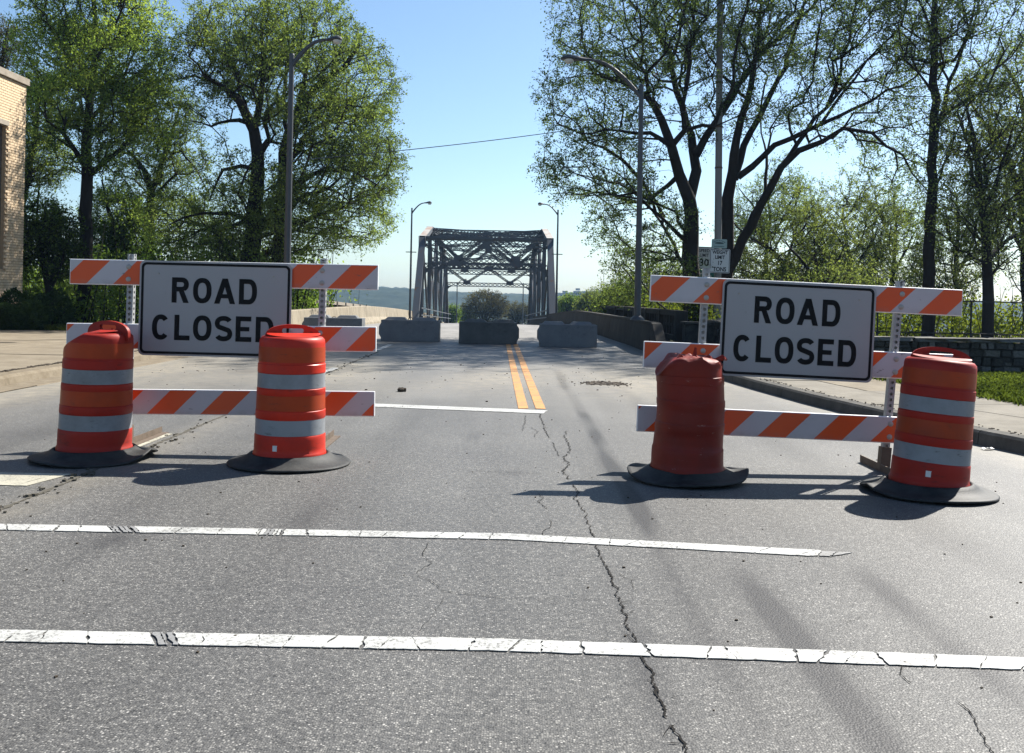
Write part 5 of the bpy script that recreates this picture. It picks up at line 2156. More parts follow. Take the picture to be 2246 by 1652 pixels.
# ------------------------------------------------------------------ trees
def prisms(P0, P1, R0, R1, n):
    """Vertices and quads of many tapered n-sided twigs at once."""
    N = len(P0)
    a = P1 - P0
    L = np.linalg.norm(a, axis=1)[:, None]
    a = a / np.maximum(L, 1e-6)
    ref = np.where(np.abs(a[:, 2:3]) < 0.9, np.array([[0, 0, 1.0]]), np.array([[1.0, 0, 0]]))
    u = np.cross(a, ref)
    u /= np.linalg.norm(u, axis=1)[:, None]
    w = np.cross(a, u)
    V = np.empty((N, 2, n, 3))
    for k in range(n):
        an = 2 * math.pi * k / n
        d = math.cos(an) * u + math.sin(an) * w
        V[:, 0, k] = P0 + d * R0[:, None]
        V[:, 1, k] = P1 + d * R1[:, None]
    b = (np.arange(N) * 2 * n)[:, None]
    F = []
    for k in range(n):
        k2 = (k + 1) % n
        F.append(np.concatenate([b + k, b + k2, b + n + k2, b + n + k], 1))
    return V.reshape(-1, 3), np.concatenate(F, 0)


def sample_blobs(blobs, n, rg, shell=0.55):
    """Points inside a union of ellipsoids (cx,cy,cz,rx,ry,rz[,weight]), denser towards the skin."""
    vol = np.array([b[3] * b[4] * b[5] * (b[6] if len(b) > 6 else 1) for b in blobs]) ** 0.85
    idx = rg.choice(len(blobs), n, p=vol / vol.sum())
    d = rg.normal(size=(n, 3))
    d /= np.linalg.norm(d, axis=1)[:, None]
    r = rg.uniform(0, 1, n) ** (1 / 3) * (1 - shell) + shell * rg.uniform(0.55, 1.0, n)
    B = np.array([b[:6] for b in blobs])[idx]
    return B[:, :3] + d * r[:, None] * B[:, 3:6]


LEAF_N, LEAF_S = 2.35, 0.94


def grow(name, label, limbs, blobs, n_att, leaf_mat, leaves_per=14, leaf_size=0.085, seed=1, group=None, bf=0.35, twig_len=0.42,
         tip_r=0.006, droop=0.0, min_z=0.2, leaf_keep=None, spread=0.22, max_limb_r=1.0):
    rg = np.random.default_rng(seed)
    pos, par, rad, gen, plen = [], [], [], [], []

    def push(p, q, r, g):
        pos.append(p)
        par.append(q)
        rad.append(r)
        gen.append(g)
        plen.append(0.0 if q < 0 else plen[q] + np.linalg.norm(p - pos[q]))
        return len(pos) - 1
    for li, limb in enumerate(limbs):
        pts = np.array([l[:3] for l in limb], float)
        rs = [l[3] for l in limb]
        prev = -1
        if pos:
            dd = np.linalg.norm(np.array(pos) - pts[0], axis=1)
            prev = int(np.argmin(dd))
            if dd[prev] > 1.2: prev = -1
        for i in range(len(pts)):
            if i == 0:
                prev = push(pts[0], prev, rs[0], 0)
                continue
            # smooth sub-steps with a little wander
            seg = pts[i] - pts[i - 1]
            n = max(1, int(np.linalg.norm(seg) / 0.45))
            for k in range(1, n + 1):
                t = k / n
                q = pts[i - 1] + seg * t + (rg.normal(size=3) * 0.035 if k < n else 0)
                prev = push(q, prev, rs[i - 1] + (rs[i] - rs[i - 1]) * t, 0)
    att = sample_blobs(blobs, n_att, rg)
    att = att[att[:, 2] > min_z]
    base = np.array(pos)
    d0 = np.array([np.min(np.linalg.norm(base - a, axis=1)) for a in att])
    order = np.argsort(d0 + rg.uniform(0, 0.25, len(att)))
    cap = len(pos) + len(att) * 4 + 100
    PA = np.zeros((cap, 3))
    PL = np.zeros(cap)
    PA[:len(pos)] = base
    PL[:len(pos)] = plen
    m_ = len(pos)
    tips = []
    for ai in order:
        a = att[ai]
        v = a - PA[:m_]
        d = np.sqrt((v * v).sum(1))
        j = int(np.argmin(d + bf * PL[:m_] + np.where(v[:, 2] < -0.25 * d, 0.25 * d, 0)))
        dist = d[j]
        if dist < 0.10: continue
        n = max(1, int(dist / 0.45))
        prev = j
        off = rg.normal(size=3) * 0.06 * dist
        off[2] += 0.05 * dist
        for k in range(1, n + 1):
            t = k / n
            q = PA[j] + (a - PA[j]) * t + off * math.sin(math.pi * t)
            pos.append(q)
            par.append(prev)
            rad.append(0.0)
            gen.append(1)
            PA[m_] = q
            PL[m_] = PL[prev] + np.linalg.norm(q - PA[prev])
            prev = m_
            m_ += 1
        tips.append(prev)
    N = m_
    par = np.array(par)
    load = np.zeros(N)
    load[tips] += 1
    for i in range(N - 1, -1, -1):
        if par[i] >= 0: load[par[i]] += load[i]
    r = tip_r * np.maximum(load, 1) ** 0.47
    given = np.array(rad)
    r = np.where(given > 0, given, np.minimum(r, 0.16))
    Pn = PA[:N]
    has = par >= 0
    rp = r[par]
    child_r = r
    start_r = np.where(np.array(gen) == 0, rp, np.minimum(rp, child_r * 1.25 + 0.002))
    I = np.where(has)[0]
    parts_v, parts_f, off_ = [], [], 0
    for lo, hi, ns in ((0.035, 9, 8), (0.012, 0.035, 5), (0, 0.012, 3)):
        s = I[(child_r[I] >= lo) & (child_r[I] < hi)]
        if not len(s): continue
        A, B = Pn[par[s]], Pn[s]
        over = (B - A) * 0.06
        V, F = prisms(A - over * 0, B + over, start_r[s], child_r[s], ns)
        parts_v.append(V)
        parts_f.append(F + off_)
        off_ += len(V)
    # fine twigs at the tips
    T = np.array(tips)
    nt_ = 4
    P0 = np.repeat(Pn[T], nt_, 0)
    out = Pn[T] - Pn[np.maximum(par[T], 0)]
    out /= np.maximum(np.linalg.norm(out, axis=1)[:, None], 1e-6)
    dirs = np.repeat(out, nt_, 0) * 0.8 + rg.normal(size=(len(P0), 3)) * 0.55 + np.array([0, 0, -droop])
    dirs /= np.linalg.norm(dirs, axis=1)[:, None]
    ln = twig_len * rg.uniform(0.5, 1.3, len(P0))
    P1 = P0 + dirs * ln[:, None]
    V, F = prisms(P0, P1, np.full(len(P0), tip_r * 0.8), np.full(len(P0), tip_r * 0.4), 3)
    parts_v.append(V)
    parts_f.append(F + off_)
    root = thing(name, Vector(tuple(limbs[0][0][:3])), label, 'tree', group)
    o3 = np.array(limbs[0][0][:3])
    link('trunk', np_mesh('trunk', np.concatenate(parts_v) - o3, np.concatenate(parts_f), M['bark'], smooth=True), root)
    # leaves strung along the fine twigs
    k = max(1, int(round(leaves_per * LEAF_N / nt_)))
    t = rg.uniform(0.1, 1.05, (len(P0), k))
    c = (P0[:, None] + (P1 - P0)[:, None] * t[..., None]).reshape(-1, 3) + rg.normal(size=(len(P0) * k, 3)) * 0.055
    if leaf_keep is not None:
        f_ = np.zeros(len(c))
        for _ in range(5):
            kk = rg.normal(size=3) * 1.1
            f_ += np.sin(c @ kk + rg.uniform(0, 6.28))
        c = c[f_ / 5 + rg.normal(size=len(c)) * 0.2 < leaf_keep]
    link('crown', leaf_mesh('crown', c - o3, leaf_size * LEAF_S, M[leaf_mat], clump_tint(c, rg, 0.9, spread), rg), root)
    return root


def px_limb(pts, Y, rg, dscale=0.35, conv=None):
    """Limb from picture points (x, y, radius m, extra depth); depth wanders as the limb leaves the trunk."""
    out = []
    for p in pts:
        x, y = conv(p[0], p[1]) if conv else (p[0], p[1])
        q = P(x, y, Y + (p[3] if len(p) > 3 else 0))
        out.append((q.x, q.y, q.z, p[2]))
    return out


def px_blob(x, y, rx, ry, Y, dy=None, w=1.0, conv=None):
    if conv:
        (x, y), (x2, y2) = conv(x, y), conv(x + rx, y + ry)
        rx, ry = abs(x2 - x), abs(y2 - y)
    c = P(x, y, Y)
    k = Y / FPX
    return (c.x, c.y, c.z, rx * k, (dy if dy else rx * k * 0.9), ry * k, w)


def zr(x, y): return (1154.4 + 0.486 * x, 0.486 * y)     # right tree close-up
def zl(x, y): return (0.414 * x, 0.414 * y)              # left tree close-up


def build_main_trees():
    # --- right: the many-stemmed tree
    Y = 30.0
    L = lambda pts: px_limb(pts, Y, None, conv=zr)
    limbs = [
        L([(755, 1530, .36, 0), (748, 1330, .33, 0), (742, 1100, .30, 0), (735, 900, .24, -.1), (690, 790, .20, -.3), (655, 660, .17, -.6), (610, 540, .14, -.9), (540, 430, .10, -1.3), (430, 370, .06, -1.7), (300, 330, .03, -2.2)]),
        L([(735, 900, .22, 0), (768, 770, .19, .3), (745, 610, .15, .7), (705, 480, .13, 1.0), (668, 370, .11, 1.3), (650, 240, .09, 1.5), (580, 130, .06, 1.9), (470, 20, .03, 2.4)]),
        L([(768, 700, .16, .3), (860, 545, .13, .5), (955, 385, .11, .9), (1075, 225, .09, 1.4), (1250, 70, .06, 2.0), (1400, -90, .03, 2.6)]),
        L([(655, 660, .11, -.6), (560, 600, .07, -1.2), (420, 590, .045, -2.0), (230, 600, .02, -2.8)]),
        L([(690, 790, .10, -.3), (560, 900, .06, .6), (420, 830, .04, 1.4), (250, 790, .02, 2.2)]),
        L([(640, 300, .08, 1.3), (690, 170, .06, 1.0), (720, 20, .05, .8), (760, -150, .03, .6)]),
        L([(742, 1100, .09, 0), (640, 1010, .06, -1.2), (520, 900, .045, -2.2), (380, 880, .02, -3.0)]),
        # second stem
        L([(890, 1540, .30, .5), (900, 1250, .27, .5), (908, 900, .22, .5), (932, 775, .19, .4), (948, 630, .15, .2), (1000, 450, .12, 0), (1035, 250, .09, -.3), (1060, 20, .05, -.6), (1075, -200, .03, -.8)]),
        L([(940, 800, .14, .4), (1010, 600, .12, .9), (1105, 420, .10, 1.4), (1200, 190, .075, 1.9), (1255, 10, .05, 2.3), (1330, -190, .03, 2.6)]),
        L([(955, 800, .13, .4), (1120, 655, .10, 0), (1330, 560, .075, -.6), (1560, 455, .05, -1.2), (1760, 345, .03, -1.8)]),
        L([(1330, 560, .06, -.6), (1420, 430, .05, -.8), (1540, 270, .035, -1.0), (1690, 110, .02, -1.3)]),
        L([(1000, 450, .07, 0), (880, 340, .05, .8), (800, 210, .04, 1.5), (760, 90, .02, 2.0)]),
        # leaning third stem
        L([(905, 1230, .20, .5), (975, 1080, .18, .3), (1060, 920, .16, 0), (1150, 755, .13, -.4), (1230, 680, .11, -.7), (1335, 640, .09, -1.0), (1430, 580, .07, -1.3), (1560, 600, .055, -1.7), (1700, 700, .04, -2.2), (1810, 860, .02, -2.6)]),
        L([(1150, 755, .10, -.4), (1260, 600, .08, -.2), (1400, 430, .06, .2), (1540, 270, .045, .7), (1690, 120, .025, 1.2)]),
        L([(975, 1080, .09, .3), (1080, 860, .07, 1.0), (1085, 700, .05, 1.8), (1060, 600, .03, 2.4)]),
        L([(745, 1250, .08, 0), (640, 1060, .06, 1.0), (560, 940, .04, 2.0)]),
    ]
    B = lambda x, y, rx, ry, dy=None, w=1.0: px_blob(x, y, rx, ry, Y, dy, w, zr)
    blobs = [B(480, 130, 400, 300, 4.5), B(330, 430, 310, 240, 4.0, .8), B(330, 760, 310, 190, 3.6, .95), B(520, 1000, 260, 190, 3.0, 1.1), B(570, 1230, 220, 150, 2.6, 1.1),
             B(850, 50, 430, 300, 4.8), B(1200, 40, 430, 300, 4.5, .85), B(1560, 200, 330, 260, 4.0, .55), B(1450, 500, 330, 180, 3.5, .4), B(1720, 620, 210, 260, 3.0, .45),
             B(1060, 420, 260, 220, 3.5, .45), B(820, 480, 220, 200, 3, .35), B(1000, -350, 700, 300, 5, .5)]
    limbs = [[(x, y, z, r * 0.86) for x, y, z, r in l] for l in limbs]
    grow('broadleaf_tree', 'large many-stemmed tree with open young foliage behind the utility pole on the right', limbs, blobs, 3600, 'leaf_green', 15, 0.078, 41, bf=0.30, droop=0.12)

    # --- right: tall straight trunk and its neighbours
    Y = 27.0
    L = lambda pts: px_limb(pts, Y, None, conv=zr)
    limbs = [L([(1808, 1560, .19), (1815, 1300, .175), (1830, 900, .15), (1838, 600, .13), (1840, 300, .11), (1845, 0, .08), (1850, -300, .04)]),
             L([(1845, 620, .07), (1895, 430, .06, .5), (1960, 250, .045, 1.0), (2020, 50, .03, 1.5), (2050, -120, .015, 1.8)]),
             L([(1840, 560, .05), (1920, 490, .04, -.4), (2080, 400, .03, -.9), (2250, 370, .015, -1.5)]),
             L([(1842, 200, .05), (1800, 60, .035, .4), (1740, -120, .02, .8)]),
             L([(1835, 420, .045), (1770, 330, .03, -.5), (1700, 260, .02, -1.0)]),
             L([(1838, 850, .04), (1910, 700, .03, .6), (1960, 560, .02, 1.0)])]
    B = lambda x, y, rx, ry, dy=None, w=1.0: px_blob(x, y, rx, ry, Y, dy, w, zr)
    blobs = [B(1830, 60, 230, 300, 2.6), B(2050, 120, 220, 330, 2.4, .5), B(1810, 640, 110, 330, 1.3, .5), B(2120, 350, 170, 130, 2, .35), B(1900, -350, 330, 260, 3, .6)]
    grow('broadleaf_tree', 'tall tree with one straight dark trunk rising behind the right end of the right barricade', limbs, blobs, 1150, 'leaf_green', 11, 0.075, 42, bf=0.35)

    Y = 26.0
    L = lambda pts: px_limb(pts, Y, None, conv=zr)
    limbs = [L([(2082, 1560, .165), (2085, 1350, .155), (2075, 1100, .125), (2055, 900, .105), (2035, 720, .085), (2015, 600, .06), (1985, 480, .03)]),
             L([(2080, 1180, .08), (2140, 1110, .06, .5), (2200, 1060, .045, .9), (2290, 1050, .02, 1.3)]),
             L([(2060, 940, .06), (2120, 840, .05, -.5), (2160, 700, .035, -1.0), (2200, 560, .02, -1.5)]),
             L([(2030, 720, .04), (1980, 620, .03, .4), (1945, 500, .02, .8)])]
    B = lambda x, y, rx, ry, dy=None, w=1.0: px_blob(x, y, rx, ry, Y, dy, w, zr)
    blobs = [B(2060, 560, 190, 230, 2.2), B(2180, 760, 170, 260, 2.0), B(2000, 960, 170, 220, 1.8, .7), B(2120, 1060, 150, 180, 1.8, .8)]
    grow('broadleaf_tree', 'slim tree with forked dark trunk behind the far right end of the stone wall', limbs, blobs, 900, 'leaf_yellow', 10, 0.072, 43, bf=0.35)

    Y = 31.0
    L = lambda pts: px_limb(pts, Y, None, conv=zr)
    limbs = [L([(2270, 1560, .2), (2255, 1150, .17), (2235, 850, .14), (2170, 700, .10), (2100, 600, .07, .5), (2000, 460, .03, 1)]),
             L([(2235, 850, .12), (2260, 600, .1, -.4), (2230, 420, .07, -.8), (2160, 300, .04, -1.2)]),
             L([(2255, 1150, .09), (2180, 1000, .06, .6), (2120, 930, .03, 1.0)])]
    B = lambda x, y, rx, ry, dy=None, w=1.0: px_blob(x, y, rx, ry, Y, dy, w, zr)
    blobs = [B(2230, 420, 260, 260, 3), B(2160, 820, 210, 260, 2.6, .8), B(2350, 800, 240, 360, 3, .8), B(2240, 1150, 160, 160, 2, .6)]
    grow('broadleaf_tree', 'bent dark tree at the right edge of the picture with sparse yellowish leaves', limbs, blobs, 800, 'leaf_yellow', 9, 0.075, 44, bf=0.35)

    # --- right background: small yellow-green trees along the river bank
    specs = [((1235, 1500), (1160, 1190), (1060, 1090), 1180, 1130, 260, 220, 37, 620, 'leaf_yellow', 'small yellow-green tree with a leaning dark trunk, behind the right sign'),
             ((1480, 1520), (1470, 1250), (1440, 1050), 1450, 1080, 210, 260, 40, 700, 'leaf_yellow', 'rounded yellow-green tree in the gap between the large tree and the straight trunk'),
             ((1640, 1520), (1650, 1250), (1670, 1000), 1670, 1120, 170, 250, 43, 560, 'leaf_olive', 'thin olive-green tree just left of the straight trunk'),
             ((1930, 1520), (1935, 1250), (1950, 1000), 1940, 1130, 150, 270, 39, 560, 'leaf_yellow', 'light green tree between the two dark trunks on the right'),
             ((1330, 1520), (1320, 1330), (1310, 1200), 1300, 1300, 260, 120, 34, 380, 'leaf_yellow', 'low bushy tree just above the right ROAD CLOSED sign'),
             ((610, 1480), (600, 1390), (560, 1300), 560, 1330, 210, 110, 44, 520, 'leaf_olive', 'low spreading tree left of the large tree, above the dark parapet'),
             ((1100, 1500), (1080, 1200), (1100, 960), 1110, 940, 190, 160, 45, 420, 'leaf_olive', 'dull green tree glimpsed between the stems of the large tree')]
    for i, (b0, b1, b2, cx, cy, rx, ry, Y, n, lm, lab) in enumerate(specs):
        L = lambda pts: px_limb(pts, Y, None, conv=zr)
        limbs = [L([(b0[0], b0[1], .13), (b1[0], b1[1], .11), (b2[0], b2[1], .06), (b2[0] - 10, b2[1] - 120, .03)]),
                 L([(b1[0], b1[1], .06), (b1[0] + 70, b1[1] - 130, .05, .7), (b1[0] + 120, b1[1] - 230, .02, 1.2)]),
                 L([((b1[0] + b2[0]) / 2, (b1[1] + b2[1]) / 2, .06), (b2[0] - 80, b2[1] - 40, .045, -.7), (b2[0] - 140, b2[1] - 110, .02, -1.2)])]
        bl = [px_blob(cx, cy, rx * 1.15, ry, Y, 2.6, 1, zr), px_blob(cx - rx * .6, cy + ry * .5, rx * .8, ry * .7, Y, 2.2, .8, zr), px_blob(cx + rx * .6, cy - ry * .3, rx * .6, ry * .7, Y, 2.2, .6, zr), px_blob(cx + rx * .2, cy - ry * 1.0, rx * .45, ry * .5, Y, 1.6, .4, zr)]
        grow('small_tree', lab, limbs, bl, int(n * 1.25), lm, 10, 0.088, 60 + i, 'small trees on the right bank', bf=0.35, min_z=-3)

    # --- left: big twin-trunk tree by the lamp post
    Y = 33.0
    L = lambda pts: px_limb(pts, Y, None, conv=zl)
    limbs = [L([(1300, 1730, .34), (1318, 1450, .32), (1345, 1200, .28), (1362, 1000, .25), (1366, 820, .22), (1345, 690, .19), (1310, 620, .17, -.3), (1270, 540, .13, -.7), (1180, 460, .09, -1.2), (1080, 400, .05, -1.8)]),
             L([(1480, 1730, .34, .6), (1490, 1400, .32, .6), (1497, 1150, .28, .6), (1510, 900, .24, .6), (1530, 720, .2, .6), (1590, 560, .16, .4), (1700, 440, .12, .1), (1830, 350, .08, -.3), (1900, 240, .05, -.6)]),
             L([(1345, 690, .14), (1380, 520, .11, .5), (1400, 350, .09, 1), (1390, 180, .06, 1.4), (1400, 40, .03, 1.7)]),
             L([(1510, 900, .13, .6), (1600, 740, .10, 1.2), (1720, 650, .075, 1.8), (1850, 620, .05, 2.3), (1990, 600, .02, 2.7)]),
             L([(1497, 1090, .13, .6), (1600, 960, .10, 0), (1720, 900, .075, -.7), (1860, 900, .045, -1.3), (2000, 980, .02, -1.9)]),
             L([(1497, 1150, .10, .6), (1620, 1030, .07, -.2), (1740, 1000, .05, -1), (1840, 1060, .02, -1.7)]),
             L([(1366, 900, .10), (1280, 880, .07, -.5), (1180, 900, .05, -1.2), (1110, 1060, .02, -1.8)]),
             L([(1310, 650, .09, -.3), (1220, 640, .06, .5), (1120, 670, .04, 1.2), (1010, 640, .02, 2.0)]),
             L([(1270, 540, .08, -.7), (1150, 440, .06, -.2), (1030, 400, .04, .4), (930, 420, .02, 1.0)]),
             L([(1590, 560, .10, .4), (1620, 380, .08, .9), (1650, 200, .06, 1.4), (1700, 80, .03, 1.8)]),
             L([(1530, 720, .09, .6), (1500, 520, .07, 1.4), (1540, 300, .05, 2.2), (1520, 120, .03, 2.9)]),
             L([(1345, 1200, .10), (1230, 1130, .07, -.8), (1080, 1130, .05, -1.6), (900, 1190, .02, -2.4)]),
             L([(1340, 1150, .09), (1200, 1220, .06, .8), (1000, 1180, .04, 1.6), (800, 1150, .02, 2.4)])]
    B = lambda x, y, rx, ry, dy=None, w=1.0: px_blob(x, y, rx, ry, Y, dy, w, zl)
    blobs = [B(1320, 190, 320, 200, 3.8), B(1640, 190, 330, 190, 3.8), B(1200, 330, 260, 190, 3.4), B(1500, 420, 420, 220, 4.2), B(1880, 430, 260, 260, 3.4, .9),
             B(1850, 720, 300, 230, 3.6), B(1680, 650, 330, 200, 3.8), B(1950, 880, 220, 200, 3.0), B(1780, 980, 330, 190, 3.4), B(1850, 1170, 260, 150, 3.0, .9), B(1580, 1200, 260, 180, 3, .9),
             B(1200, 1150, 260, 200, 3, .9), B(1000, 1180, 250, 180, 3, .8), B(1380, 1000, 260, 180, 3, .7), B(1060, 520, 170, 160, 2.6, .6), B(1200, 880, 150, 170, 2.4, .35), B(1330, 1270, 260, 150, 3.4, 1.0), B(1560, 1090, 200, 190, 3.2, .8), B(1120, 1300, 240, 120, 3, .7), B(1620, 60, 250, 120, 3, .5)]
    grow('broadleaf_tree', 'large dense rounded tree with two dark trunks behind the left lamp post', limbs, blobs, 4000, 'leaf_olive', 15, 0.082, 51, bf=0.28, droop=0.22)

    # --- left: tall spring-green tree
    Y = 31.0
    L = lambda pts: px_limb(pts, Y, None, conv=zl)
    limbs = [L([(440, 1730, .24), (452, 1400, .22), (458, 1050, .20), (458, 860, .17), (470, 650, .14), (492, 450, .12), (500, 250, .09), (500, 50, .07), (498, -200, .03)]),
             L([(460, 900, .10), (400, 800, .08, -.4), (330, 700, .06, -.9), (250, 640, .03, -1.4)]),
             L([(462, 940, .11), (540, 870, .09, .4), (640, 790, .07, .9), (760, 650, .04, 1.5), (830, 520, .02, 2.0)]),
             L([(470, 640, .08), (560, 520, .06, .6), (660, 400, .045, 1.1), (740, 220, .02, 1.6)]),
             L([(480, 560, .07), (400, 420, .055, -.5), (330, 260, .04, -1.0), (250, 120, .02, -1.5)]),
             L([(498, 330, .06), (580, 190, .045, -.5), (650, 40, .03, -1.0), (690, -120, .015, -1.4)]),
             L([(500, 200, .05), (430, 60, .04, .5), (380, -120, .02, 1.0)])]
    B = lambda x, y, rx, ry, dy=None, w=1.0: px_blob(x, y, rx, ry, Y, dy, w, zl)
    blobs = [B(480, 60, 330, 220, 3.2), B(620, 330, 320, 220, 3.0), B(330, 320, 230, 220, 2.8), B(520, 560, 300, 170, 2.8), B(740, 560, 200, 220, 2.4, .7), B(260, 560, 170, 150, 2.2, .7), B(430, 780, 200, 150, 2, .5), B(620, 820, 170, 140, 2, .5),
             B(860, 160, 110, 150, 1.8, .6), B(500, -250, 380, 220, 3.2, .8)]
    grow('broadleaf_tree', 'tall spring-green tree with a single slim trunk left of the left ROAD CLOSED sign', limbs, blobs, 2300, 'leaf_spring', 15, 0.085, 52, bf=0.32)

    # --- left: mid tree and thin ones beside the building
    specs = [([(790, 1650, .20), (795, 1300, .18), (800, 1000, .16), (762, 900, .10), (700, 820, .06), (620, 800, .03)], [[(800, 1010, .12), (860, 860, .09, .6), (905, 740, .06, 1.1), (945, 580, .04, 1.5), (980, 470, .02, 1.9)], [(860, 860, .06, .6), (960, 800, .04, -.3), (1040, 900, .03, -1.0), (1110, 1030, .02, -1.6)]],
              [(870, 600, 210, 200), (800, 830, 230, 180), (960, 850, 170, 180), (720, 1050, 210, 150), (900, 1120, 220, 150)], 38, 1100, 'leaf_olive', 11, 'grey-green tree with a forked trunk between the two large trees on the left'),
             ([(95, 1650, .22), (100, 1300, .2), (108, 1080, .18), (150, 930, .14), (185, 760, .10), (200, 560, .07), (190, 400, .03)], [[(108, 1080, .08), (70, 930, .05, .6), (90, 800, .03, 1.1)], [(150, 930, .07), (240, 870, .05, .5), (330, 880, .02, 1.2)], [(190, 640, .05), (130, 500, .03, .5), (120, 380, .02, .9)]],
              [(190, 640, 140, 170), (130, 900, 110, 170), (240, 860, 140, 150), (190, 470, 130, 110)], 34, 800, 'leaf_olive', 9, 'leaning dark tree right beside the brick building'),
             ([(262, 1620, .13), (262, 1540, .125), (235, 1420, .09), (215, 1300, .07), (195, 1150, .04), (205, 1000, .02)], [[(262, 1540, .09), (282, 1440, .07, .3), (280, 1330, .05, .6), (300, 1220, .03, .9)], [(235, 1420, .05), (150, 1330, .04, .4), (110, 1250, .02, .8)]],
              [(200, 1180, 130, 150), (290, 1240, 120, 130), (140, 1320, 90, 120), (330, 1380, 100, 110)], 29.5, 700, 'leaf_under', 10, 'small forked tree behind the clipped shrubs on the left'),
             ([(-40, 1500, .2), (-30, 900, .16), (-10, 500, .12), (20, 250, .07), (50, 110, .03)], [[(-10, 500, .06), (40, 330, .04, .5), (80, 220, .02, .9)]],
              [(20, 260, 90, 170), (-60, 300, 120, 220)], 44, 500, 'leaf_brown', 8, 'sparse tree showing above the roof of the brick building'),
             ([(620, 1650, .16), (615, 1350, .14), (600, 1180, .10), (560, 1050, .05), (540, 960, .03)], [[(615, 1300, .07), (680, 1180, .05, .4), (730, 1090, .02, .8)]],
              [(600, 1130, 170, 140), (560, 1300, 170, 120), (700, 1280, 150, 120)], 36, 800, 'leaf_spring', 12, 'low leafy tree behind the right half of the left barricade\'s top rail')]
    for i, (tr, ex, bl, Y, n, lm, lp_, lab) in enumerate(specs):
        limbs = [px_limb(tr, Y, None, conv=zl)] + [px_limb(e, Y, None, conv=zl) for e in ex]
        blobs = [px_blob(x, y, rx, ry, Y, None, 1, zl) for x, y, rx, ry in bl]
        grow('small_tree', lab, limbs, blobs, n, lm, lp_, 0.085, 80 + i, None, bf=0.34, min_z=0.1)

    # --- beyond the bridge
    far = [(1062, 700, 1066, 668, 50, 34, 150, 800, 'leaf_brown', 'brownish budding tree framed by the truss bridge'),
           (1135, 705, 1136, 684, 32, 22, 165, 420, 'leaf_brown', 'smaller brownish tree right of the one framed by the bridge'),
           (1015, 706, 1022, 690, 22, 16, 160, 300, 'leaf_olive', 'small olive tree at the foot of the brownish tree, on its left'),
           (990, 705, 990, 688, 16, 17, 140, 320, 'leaf_spring', 'bright green bush beside the left leg of the far portal'),
           (1258, 700, 1256, 672, 34, 20, 105, 520, 'leaf_spring', 'rounded bright green tree just right of the truss bridge'),
           (1310, 700, 1305, 668, 36, 26, 92, 600, 'leaf_yellow', 'yellow-green tree between the bridge and the right lamp post'),
           (1370, 705, 1362, 664, 40, 30, 70, 620, 'leaf_bank', 'bushy green tree directly left of the right lamp post')]
    for i, (bx, by, cx, cy, rx, ry, Y, n, lm, lab) in enumerate(far):
        k = Y / FPX
        b = P(bx, by, Y)
        g = terrain_z(b.x, Y)
        c = P(cx, cy, Y)
        limbs = [[(b.x, Y, g, .28), (b.x, Y, (g + c.z) / 2, .22), (c.x, Y, c.z, .13), (c.x + .3, Y, c.z + ry * k * .7, .04)]]
        for a in (-1, 1, .4, -.5):
            limbs.append([(b.x, Y, (g + c.z) / 2 + .8 + .3 * a, .14), (c.x + a * rx * k * .45, Y + a * 1.2, c.z - .1 * ry * k, .09), (c.x + a * rx * k * .75, Y - a * 1.6, c.z + ry * k * (.5 - .2 * abs(a)), .03)])
        bl = [(c.x, Y, c.z, rx * k, rx * k * .9, ry * k * .95, 1), (c.x - rx * k * .35, Y, c.z - ry * k * .3, rx * k * .7, rx * k * .7, ry * k * .6, .8), (c.x + rx * k * .4, Y, c.z - ry * k * .15, rx * k * .6, rx * k * .7, ry * k * .6, .7), (c.x, Y, c.z - ry * k * .9, rx * k * .8, rx * k * .7, ry * k * .7, .7)]
        grow('distant_tree', lab, limbs, bl, n, lm, 8 if lm == 'leaf_brown' else 14, 0.20 if Y > 100 else 0.15, 100 + i, 'trees beyond the bridge', bf=0.3, twig_len=0.8, tip_r=0.014, min_z=-30)


build_main_trees()


# ------------------------------------------------------------------ clipped shrubs, undergrowth, hills
def build_shrubs():
    rg = np.random.default_rng(71)
    specs = [((38, 690), 52, 52, 25.9, 'rounded dark evergreen shrub against the corner of the brick building'),
             ((22, 708), 40, 30, 25.2, 'low front evergreen shrub at the left edge of the picture'),
             ((72, 706), 30, 32, 25.5, 'dark evergreen shrub nearest the weeds, right end of the shrub row'),
             ((112, 690), 45, 50, 27.2, 'loose dark shrub behind the end of the evergreen row')]
    for i, ((x, y), rx, ry, Y, lab) in enumerate(specs):
        c = P(x, y, Y)
        k = Y / FPX
        a, h = rx * k, ry * k
        n = 5200
        d = rg.normal(size=(n, 3))
        d /= np.linalg.norm(d, axis=1)[:, None]
        lump = 1 + 0.10 * np.sin(d @ np.array([5, 2, 3]) + i) + 0.08 * np.sin(d @ np.array([-7, 6, 4.0]) + 2 * i) + 0.05 * np.sin(d @ np.array([13, -9, 11.0]))
        r = (0.80 + 0.22 * rg.uniform(0, 1, n) ** 0.6) * lump
        p = d * r[:, None] * np.array([a, a * 0.85, max(h, c.z * 0.5)])
        zc = max(0.45, c.z)
        p[:, 2] = np.maximum(p[:, 2], -zc + 0.03)
        t = thing('evergreen_shrub', (c.x, c.y, 0), lab, 'shrub', 'evergreen shrubs by the building')
        link('foliage', leaf_mesh('foliage', p + np.array([0, 0, zc]), 0.085, M['leaf_yew'], clump_tint(p, rg, 2.5, .2), rg, aspect=.5), t)
        mb = MB()
        for q in range(7):
            an = q * 0.9
            mb.tube([(0.05 * math.cos(an), 0.05 * math.sin(an), -0.05), (a * .4 * math.cos(an), a * .35 * math.sin(an), zc * 0.8), (a * .7 * math.cos(an), a * .6 * math.sin(an), zc * 1.2)], [.03, .02, .008], 6)
        # a dark woody heart so that no light leaks through
        mb.build('stems', M['bark'], t)


